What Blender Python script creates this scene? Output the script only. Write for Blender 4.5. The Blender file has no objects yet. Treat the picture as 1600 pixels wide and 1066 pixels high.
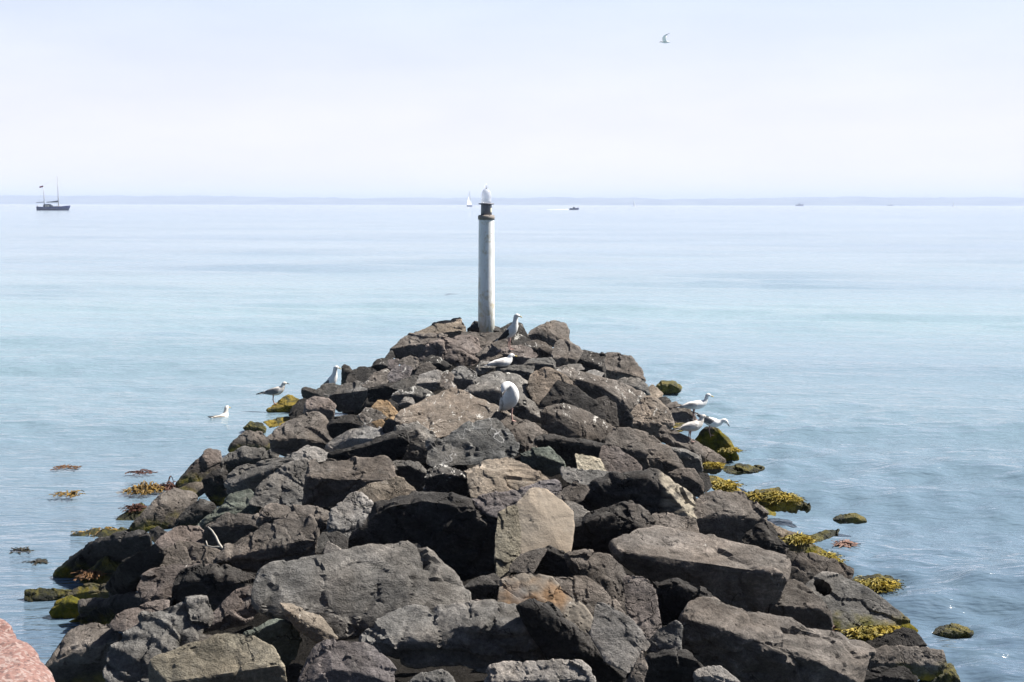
import bpy, bmesh, math, random
import numpy as np
from mathutils import Vector, Matrix, noise, bvhtree
SC = bpy.context.scene
COL = SC.collection
R = math.radians
# ---------------------------------------------------------------- camera
F = 2000.0                      # focal length in photo pixels (photo is 1600 x 1066)
CAMH = 4.0
PITCH = math.atan((533 - 319.3) / F)
ROLL = 0.0016
cd = bpy.data.cameras.new('camera'); cam = bpy.data.objects.new('camera', cd); COL.objects.link(cam)
cd.sensor_width = 36; cd.lens = 36 * F / 1600; cd.clip_start = 0.1; cd.clip_end = 60000
CM = Matrix.Translation((0, 0, CAMH)) @ Matrix.Rotation(R(90) - PITCH, 4, 'X') @ Matrix.Rotation(ROLL, 4, 'Z')
cam.matrix_world = CM
SC.camera = cam
CO = Vector((0, 0, CAMH))
C3 = CM.to_3x3()
FWD = C3 @ Vector((0, 0, -1))
def ray(x, y):
    """un-normalised ray with unit depth along the view axis"""
    return C3 @ Vector(((x - 800) / F, -(y - 533) / F, -1))
def at(x, y, d): return CO + ray(x, y) * d
def water_at(x, y, z=0.0):
    r = ray(x, y); return CO + r * ((z - CAMH) / r.z)
# breakwater profile: axis runs away from the viewer, slightly to the left
def lat(X, Y): return X + 0.020 * Y
def prof(X, Y):
    a = abs(lat(X, Y)); top = 1.3
    h = top if a < 1.3 else top - (a - 1.3) * (top / 2.9)
    e = 1.0 if Y < 28.5 else max(0.0, 1 - (Y - 28.5) / 3.5)
    return max(h, -1.2) * e + (-1.2) * (1 - e) if h > 0 else max(h, -1.2)
def surf_depth(x, y):
    r = ray(x, y); d = 4.5
    while d < 60:
        p = CO + r * d
        if p.z <= max(prof(p.x, p.y), 0.0): return d
        d += 0.03
    return (0.6 - CAMH) / r.z
# ---------------------------------------------------------------- node helpers
def mat(name):
    m = bpy.data.materials.new(name); m.use_nodes = True
    nt = m.node_tree; nt.nodes.clear(); return m, nt
class N:
    def __init__(s, nt): s.nt = nt
    def __call__(s, t, ins=None, **kw):
        n = s.nt.nodes.new(t)
        for k, v in kw.items(): setattr(n, k, v)
        for k, v in (ins or {}).items():
            if isinstance(v, bpy.types.NodeSocket): s.nt.links.new(v, n.inputs[k])
            else: n.inputs[k].default_value = v
        return n
    def noise(s, vec, scale, detail=4, rough=.55, dist=0, out=0):
        return s('ShaderNodeTexNoise', {'Vector': vec, 'Scale': scale, 'Detail': detail, 'Roughness': rough, 'Distortion': dist}).outputs[out]
    def ramp(s, fac, stops, interp='LINEAR'):
        n = s('ShaderNodeValToRGB', {'Fac': fac}); c = n.color_ramp; c.interpolation = interp
        while len(c.elements) < len(stops): c.elements.new(.5)
        for e, (p, v) in zip(c.elements, stops):
            e.position = p; e.color = (v, v, v, 1) if not isinstance(v, (tuple, list)) else tuple(v) + (1,)
        return n.outputs[0]
    def mix(s, fac, a, b, mode='MIX'):
        n = s('ShaderNodeMix', data_type='RGBA', blend_type=mode)
        for i, v in ((0, fac), (6, a), (7, b)):
            if isinstance(v, bpy.types.NodeSocket): s.nt.links.new(v, n.inputs[i])
            else: n.inputs[i].default_value = v if i == 0 else (tuple(v) + (1,) if len(v) == 3 else v)
        return n.outputs[2]
    def math(s, op, a, b=0.0, c=None):
        n = s('ShaderNodeMath', operation=op)
        for i, v in enumerate((a, b, c)):
            if v is None: continue
            if isinstance(v, bpy.types.NodeSocket): s.nt.links.new(v, n.inputs[i])
            else: n.inputs[i].default_value = v
        return n.outputs[0]
    def out(s, shader, disp=None, vol=None):
        o = s('ShaderNodeOutputMaterial')
        if shader: s.nt.links.new(shader, o.inputs[0])
        if vol: s.nt.links.new(vol, o.inputs[1])
    def bump(s, h, strength, dist, normal=None):
        d = {'Height': h, 'Strength': strength, 'Distance': dist}
        if normal: d['Normal'] = normal
        return s('ShaderNodeBump', d).outputs[0]
def plain(name, col, rough=.6, metal=0, var=.12, scale=30, spec=.5):
    m, nt = mat(name); n = N(nt)
    co = n('ShaderNodeTexCoord').outputs['Object']
    f = n.noise(co, scale, 4)
    c = n.mix(f, tuple(v * (1 - var) for v in col), tuple(min(1, v * (1 + var)) for v in col))
    b = n('ShaderNodeBsdfPrincipled', {'Base Color': c, 'Roughness': rough, 'Metallic': metal, 'Specular IOR Level': spec})
    n.out(b.outputs[0]); return m
# ---------------------------------------------------------------- object helpers
def link(name, me, m=None, parent=None, loc=None):
    o = bpy.data.objects.new(name, me); COL.objects.link(o)
    if m is not None:
        for k in (m if isinstance(m, (list, tuple)) else [m]): me.materials.append(k)
    if parent is not None: o.parent = parent
    if loc is not None: o.location = loc
    return o
def tag(o, label, cat, group=None):
    o['label'] = label; o['category'] = cat
    if group: o['group'] = group
    return o
def empty(name, loc, rotz=0):
    o = bpy.data.objects.new(name, None); COL.objects.link(o); o.empty_display_size = .1
    o.location = loc; o.rotation_euler = (0, 0, rotz); return o
def mesh_py(name, vs, fs, smooth=True, mi=None):
    me = bpy.data.meshes.new(name); me.from_pydata([tuple(v) for v in vs], [], fs)
    if smooth: me.polygons.foreach_set('use_smooth', [True] * len(fs))
    if mi: me.polygons.foreach_set('material_index', mi)
    me.update(); return me
class MB:
    """collects shapes for ONE mesh"""
    def __init__(s): s.v = []; s.f = []; s.m = []
    def add(s, vs, fs, mi=0):
        o = len(s.v); s.v += [tuple(v) for v in vs]; s.f += [tuple(i + o for i in f) for f in fs]; s.m += [mi] * len(fs)
    def loft(s, rings, mi=0, caps=True):
        n = len(rings[0]); vs = [p for r in rings for p in r]; fs = []
        for i in range(len(rings) - 1):
            for j in range(n):
                a = i * n + j; b = i * n + (j + 1) % n
                fs.append((a, b, b + n, a + n))
        if caps:
            fs.append(tuple(range(n - 1, -1, -1))); k = (len(rings) - 1) * n; fs.append(tuple(k + j for j in range(n)))
        s.add(vs, fs, mi)
    def tube(s, pts, rad, n=8, mi=0):
        pts = [Vector(p) for p in pts]; rings = []
        rr = rad if isinstance(rad, (list, tuple)) else [rad] * len(pts)
        for i, p in enumerate(pts):
            t = (pts[min(i + 1, len(pts) - 1)] - pts[max(i - 1, 0)]).normalized()
            u = t.cross(Vector((0, 0, 1)) if abs(t.z) < .95 else Vector((1, 0, 0))).normalized(); w = t.cross(u)
            rings.append([p + (u * math.cos(6.2832 * k / n) + w * math.sin(6.2832 * k / n)) * rr[i] for k in range(n)])
        s.loft(rings, mi)
    def lathe(s, prof_, n=32, mi=0, c=(0, 0, 0)):
        s.loft([[(c[0] + r * math.cos(6.2832 * k / n), c[1] + r * math.sin(6.2832 * k / n), c[2] + z) for k in range(n)] for r, z in prof_], mi)
    def box(s, lo, hi, mi=0):
        (a, b, c), (d, e, f) = lo, hi
        s.add([(a, b, c), (d, b, c), (d, e, c), (a, e, c), (a, b, f), (d, b, f), (d, e, f), (a, e, f)],
              [(3, 2, 1, 0), (4, 5, 6, 7), (0, 1, 5, 4), (1, 2, 6, 5), (2, 3, 7, 6), (3, 0, 4, 7)], mi)
    def obj(s, name, m, parent=None, loc=None, smooth=True):
        return link(name, mesh_py(name, s.v, s.f, smooth, s.m), m, parent, loc)
SKY_STR = 0.05; EXPOSURE = 1.05; SKY_VEIL = 0.84; SKY_VEIL_VAR = 0.12; HAZE = 1.6e-4
# ---------------------------------------------------------------- light
SUN_AZ, SUN_EL = 77.0, 49.0     # azimuth measured clockwise from the view direction (+Y)
sv = Vector((math.sin(R(SUN_AZ)) * math.cos(R(SUN_EL)), math.cos(R(SUN_AZ)) * math.cos(R(SUN_EL)), math.sin(R(SUN_EL))))
ld = bpy.data.lights.new('sun', 'SUN'); ld.energy = 5.0; ld.angle = R(0.53); ld.color = (1, .955, .89)
so = bpy.data.objects.new('sun', ld); COL.objects.link(so); so.rotation_euler = sv.to_track_quat('Z', 'Y').to_euler(); so.location = (20, 0, 30)
w = bpy.data.worlds.new('World'); SC.world = w; w.use_nodes = True
nt = w.node_tree; nt.nodes.clear(); n = N(nt)
sky = n('ShaderNodeTexSky', sky_type='NISHITA', sun_disc=False, sun_elevation=R(SUN_EL), sun_rotation=R(SUN_AZ), air_density=.6, dust_density=0.9, ozone_density=2.2, altitude=0)
# thin bright summer veil of cloud low over the horizon
g = n('ShaderNodeTexCoord').outputs['Generated']
mp = n('ShaderNodeMapping', {'Vector': g, 'Scale': (3.0, 3.0, 14.0)}).outputs[0]
veil = n.ramp(n.noise(mp, 1.6, 6, .55), [(.35, 0.0), (.75, 1.0)])
z = n('ShaderNodeSeparateXYZ', {0: g}).outputs[2]
fy = n('ShaderNodeSeparateXYZ', {0: g}).outputs[1]
low = n.math('MULTIPLY', n.ramp(z, [(0.0, 1.0), (0.2, .92), (0.5, 0.0)]), n.ramp(n.math('MULTIPLY_ADD', fy, .5, .5), [(.42, 0.0), (.68, 1.0)]))   # the veil lies out over the sea
fac = n.math('MULTIPLY', low, n.math('MULTIPLY_ADD', veil, SKY_VEIL_VAR, SKY_VEIL))
vc = n.ramp(z, [(0.0, (.93, .885, .90)), (0.07, (.87, .86, .915)), (0.17, (.70, .79, .965))])
skyc = n.mix(fac, sky.outputs[0], n.mix(1.0, vc, (11.6, 11.6, 11.6, 1), 'MULTIPLY'))
skyc = n.mix(n.ramp(z, [(0.0, 1.0), (0.004, 0.0)]) if 0 else n.math('LESS_THAN', z, -.02), skyc, (.05, .05, .055))   # below the horizon only land and water
bg = n('ShaderNodeBackground', {'Color': skyc, 'Strength': SKY_STR}); o = n('ShaderNodeOutputWorld'); nt.links.new(bg.outputs[0], o.inputs[0])
SC.view_settings.view_transform = 'Standard'; SC.view_settings.look = 'None'; SC.view_settings.gamma = 1
SC.view_settings.exposure = EXPOSURE; SC.view_settings.use_curve_mapping = False
SC.cycles.max_bounces = 8; SC.cycles.transparent_max_bounces = 16; SC.cycles.volume_bounces = 1
SC.cycles.caustics_reflective = False; SC.cycles.caustics_refractive = False
SC.cycles.use_denoising = True; SC.cycles.sample_clamp_direct = 6.0; SC.cycles.sample_clamp_indirect = 6.0
# ---------------------------------------------------------------- sea
def build_sea():
    rs = [4.0]
    while rs[-1] < 15500:
        r = rs[-1]
        k = .0058 if r < 70 else (.014 if r < 400 else .05)
        rs.append(r + max(.055, r * k))
    rs = np.array(rs); dr = np.gradient(rs)
    na = 560; an = np.linspace(R(-66), R(66), na)
    RR, AA = np.meshgrid(rs, an, indexing='ij'); DR = np.repeat(dr[:, None], na, 1)
    X = RR * np.sin(AA); Y = RR * np.cos(AA)
    rng = np.random.RandomState(4); Z = np.zeros_like(X)
    # patchy wind: some areas ruffled, some glassy
    def vn(fx, fy, seed):
        r2 = np.random.RandomState(seed); s = np.zeros_like(X)
        for i in range(9):
            th = r2.uniform(0, 6.283); kx = fx * math.cos(th) * r2.uniform(.5, 1.5); ky = fy * math.sin(th) * r2.uniform(.5, 1.5)
            s += np.sin(kx * X + ky * Y + r2.uniform(0, 6.283))
        return s / 3.0
    patch = np.clip(.75 + .45 * vn(.18, .45, 1) , .2, 1.5)
    D = np.abs(X + .02 * Y); 
    near = np.exp(-np.clip(D - 4.0, 0, 99) / 2.2) * (Y < 33) * (X + .02 * Y > 0)   # chop beside the stones on the windward side
    for i in range(70):
        lam = 0.33 * (14.0 / .33) ** (i / 69.0) * rng.uniform(.9, 1.1)
        th = R(-96) + rng.normal(0, R(11) if lam > 1.2 else R(30))
        k = 2 * math.pi / lam
        amp = 0.0034 * lam ** .65
        if lam > 1.6: amp *= 1.55
        fade = np.clip((lam / DR - 2.2) / 2.5, 0, 1)
        ph = k * (math.cos(th) * X + math.sin(th) * Y) + rng.uniform(0, 6.283) + .3 * vn(.25, .25, 50 + i % 5)
        w_ = patch + (near * 2.4 if lam < 1.5 else 0)
        s = np.sin(ph); Z += amp * fade * w_ * (s + .25 * (s * s - .5))
    Z -= (1 - np.exp(-RR / 9000)) * 0.0
    nr = len(rs); me = bpy.data.meshes.new('sea')
    co = np.stack([X, Y, Z], -1).reshape(-1, 3)
    idx = np.arange(nr * na).reshape(nr, na)
    q = np.stack([idx[:-1, :-1], idx[1:, :-1], idx[1:, 1:], idx[:-1, 1:]], -1).reshape(-1, 4)[:, ::-1]
    me.vertices.add(len(co)); me.vertices.foreach_set('co', co.ravel())
    me.loops.add(q.size); me.loops.foreach_set('vertex_index', q.ravel().astype(np.int32))
    me.polygons.add(len(q)); me.polygons.foreach_set('loop_start', np.arange(0, q.size, 4, dtype=np.int32)); me.polygons.foreach_set('loop_total', np.full(len(q), 4, dtype=np.int32))
    me.polygons.foreach_set('use_smooth', np.ones(len(q), dtype=bool)); me.update(); me.validate()
    m, nt = mat('sea water'); n = N(nt)
    pos = n('ShaderNodeNewGeometry').outputs['Position']
    flat = n('ShaderNodeMapping', {'Vector': pos, 'Scale': (1, 1, 0)}).outputs[0]
    st = n('ShaderNodeMapping', {'Vector': pos, 'Scale': (.45, 1.7, 0), 'Rotation': (0, 0, R(5))}).outputs[0]
    # sandy shoals and deeper weed-dark bottom tint the body of the water
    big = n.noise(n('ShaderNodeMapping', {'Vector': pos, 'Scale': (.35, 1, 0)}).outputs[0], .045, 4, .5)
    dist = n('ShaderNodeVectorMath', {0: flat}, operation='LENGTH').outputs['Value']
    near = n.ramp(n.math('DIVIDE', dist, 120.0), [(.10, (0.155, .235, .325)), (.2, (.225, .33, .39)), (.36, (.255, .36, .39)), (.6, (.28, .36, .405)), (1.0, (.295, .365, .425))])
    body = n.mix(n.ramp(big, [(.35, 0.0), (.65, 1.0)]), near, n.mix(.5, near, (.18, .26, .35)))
    b1 = n.noise(st, 3.2, 3, .6); b2 = n.noise(st, 11, 3, .6)
    b3 = n.noise(n('ShaderNodeMapping', {'Vector': pos, 'Scale': (.28, 1, 0)}).outputs[0], .42, 5, .62)
    nb = n.bump(b1, 1.0, .075); nb = n.bump(b2, .7, .015, nb); nb = n.bump(b3, .8, .25, nb)
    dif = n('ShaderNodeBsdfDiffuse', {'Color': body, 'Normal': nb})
    tr = n('ShaderNodeBsdfTransparent', {'Color': (.62, .80, .80, 1)})
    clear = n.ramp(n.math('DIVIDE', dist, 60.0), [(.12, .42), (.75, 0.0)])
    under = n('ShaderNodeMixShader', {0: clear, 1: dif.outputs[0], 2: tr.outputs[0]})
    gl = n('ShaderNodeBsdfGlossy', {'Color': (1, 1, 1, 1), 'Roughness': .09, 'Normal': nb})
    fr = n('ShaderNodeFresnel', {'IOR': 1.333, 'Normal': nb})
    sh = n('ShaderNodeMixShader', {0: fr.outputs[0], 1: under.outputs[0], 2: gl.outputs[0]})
    n.out(sh.outputs[0])
    o = link('sea', me, m); o['kind'] = 'structure'; return o
build_sea()
def build_bed():
    nx, ny = 90, 110; vs = []; fs = []
    for j in range(ny):
        for i in range(nx):
            x = -45 + 90 * i / (nx - 1); y = 2 + 78 * (j / (ny - 1)) ** 1.3
            a = abs(lat(x, y)); zz = -.55 - .9 * min(1, max(0, (a - 4.5) / 10)) - .5 * min(1, max(0, y - 30) / 20)
            vs.append((x, y, zz + .15 * noise.noise((x * .4, y * .4, 3)) + .08 * noise.noise((x * 1.7, y * 1.7, 8))))
    for j in range(ny - 1):
        for i in range(nx - 1):
            a = j * nx + i; fs.append((a, a + 1, a + nx + 1, a + nx))
    m, nt = mat('stony sea bed'); n = N(nt)
    pos = n('ShaderNodeNewGeometry').outputs['Position']
    f = n.ramp(n.noise(pos, .55, 5, .6), [(.42, 0.0), (.6, 1.0)])
    f2 = n.ramp(n.noise(pos, 3.5, 4, .6), [(.4, 0.0), (.65, 1.0)])
    c = n.mix(f, (.035, .04, .028), (.20, .18, .12)); c = n.mix(f2, c, n.mix(.6, c, (.02, .025, .02)))
    n.out(n('ShaderNodeBsdfDiffuse', {'Color': c}).outputs[0])
    o = link('seabed', mesh_py('seabed', vs, fs), m); o['kind'] = 'structure'
build_bed()
# ---------------------------------------------------------------- far coast
def build_coast():
    nx = 520; vs = []; fs = []
    prof_r = [0, .25, .5, 1.0]
    for i in range(nx):
        t = i / (nx - 1); x = -9000 + 18000 * t; y0 = 9300 + 350 * noise.noise((x * .0006, 4, 0)) + 120 * noise.noise((x * .004, 9, 0))
        u = x / 9300 * F + 800
        h = 62 + 16 * max(0, min(1, (500 - u) / 500)) + 14 * noise.noise((x * .0009, 1, 0)) + 13 * noise.noise((x * .004, 2, 0)) + 8 * noise.noise((x * .018, 3, 0))
        h += 10 * max(0, min(1, (u - 1280) / 200))
        for k, q in enumerate(prof_r):
            vs.append((x, y0 + q * 2600, -1 + (h + 1) * (0 if k == 0 else (.35, .35, .72, 1.0)[k]) + (0 if k == 0 else 3.0 * noise.noise((x * .02, q * 9, 5)))))
    kk = len(prof_r)
    for i in range(nx - 1):
        for k in range(kk - 1):
            a = i * kk + k; fs.append((a, a + kk, a + kk + 1, a + 1))
    m, nt = mat('far wooded coast'); n = N(nt)
    pos = n('ShaderNodeNewGeometry').outputs['Position']
    f = n.ramp(n.noise(pos, .0035, 5, .6), [(.4, 0.0), (.6, 1.0)])
    c = n.mix(f, (.02, .032, .024), (.15, .16, .10))
    n.out(n('ShaderNodeBsdfDiffuse', {'Color': c}).outputs[0])
    o = link('coast_hills', mesh_py('coast_hills', vs, fs), m); o['kind'] = 'structure'
build_coast()
# ---------------------------------------------------------------- air
def build_haze():
    b = MB(); b.box((-16000, -200, -3.2), (16000, 16500, 95))
    m, nt = mat('sea haze'); n = N(nt)
    v = n('ShaderNodeVolumePrincipled', {'Color': (.55, .61, .75, 1), 'Density': HAZE, 'Anisotropy': 0.0})
    n.out(None, vol=v.outputs[0])
    o = b.obj('haze', m, smooth=False); o['kind'] = 'stuff'; o['label'] = 'pale summer haze over the sea'
if HAZE > 0: build_haze()
# ---------------------------------------------------------------- rubble core below the boulders
def build_core():
    nx, ny = 90, 300; vs = []; fs = []
    for j in range(ny):
        y = 3.0 + 30.5 * j / (ny - 1)
        for i in range(nx):
            l = -6.5 + 13 * i / (nx - 1); x = l - .02 * y
            zz = prof(x, y) - .62 + .16 * noise.noise((x * 1.6, y * 1.6, 1)) + .07 * noise.noise((x * 5, y * 5, 2))
            if y < 6.2: zz -= (6.2 - y) * .5
            vs.append((x, y, zz))
    for j in range(ny - 1):
        for i in range(nx - 1):
            a = j * nx + i; fs.append((a, a + 1, a + nx + 1, a + nx))
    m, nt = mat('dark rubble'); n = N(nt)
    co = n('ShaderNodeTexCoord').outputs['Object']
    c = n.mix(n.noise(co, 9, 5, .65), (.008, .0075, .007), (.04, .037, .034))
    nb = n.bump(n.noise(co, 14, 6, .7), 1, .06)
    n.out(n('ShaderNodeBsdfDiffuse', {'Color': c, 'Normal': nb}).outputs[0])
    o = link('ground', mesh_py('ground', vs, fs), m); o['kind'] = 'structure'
build_core()
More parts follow.
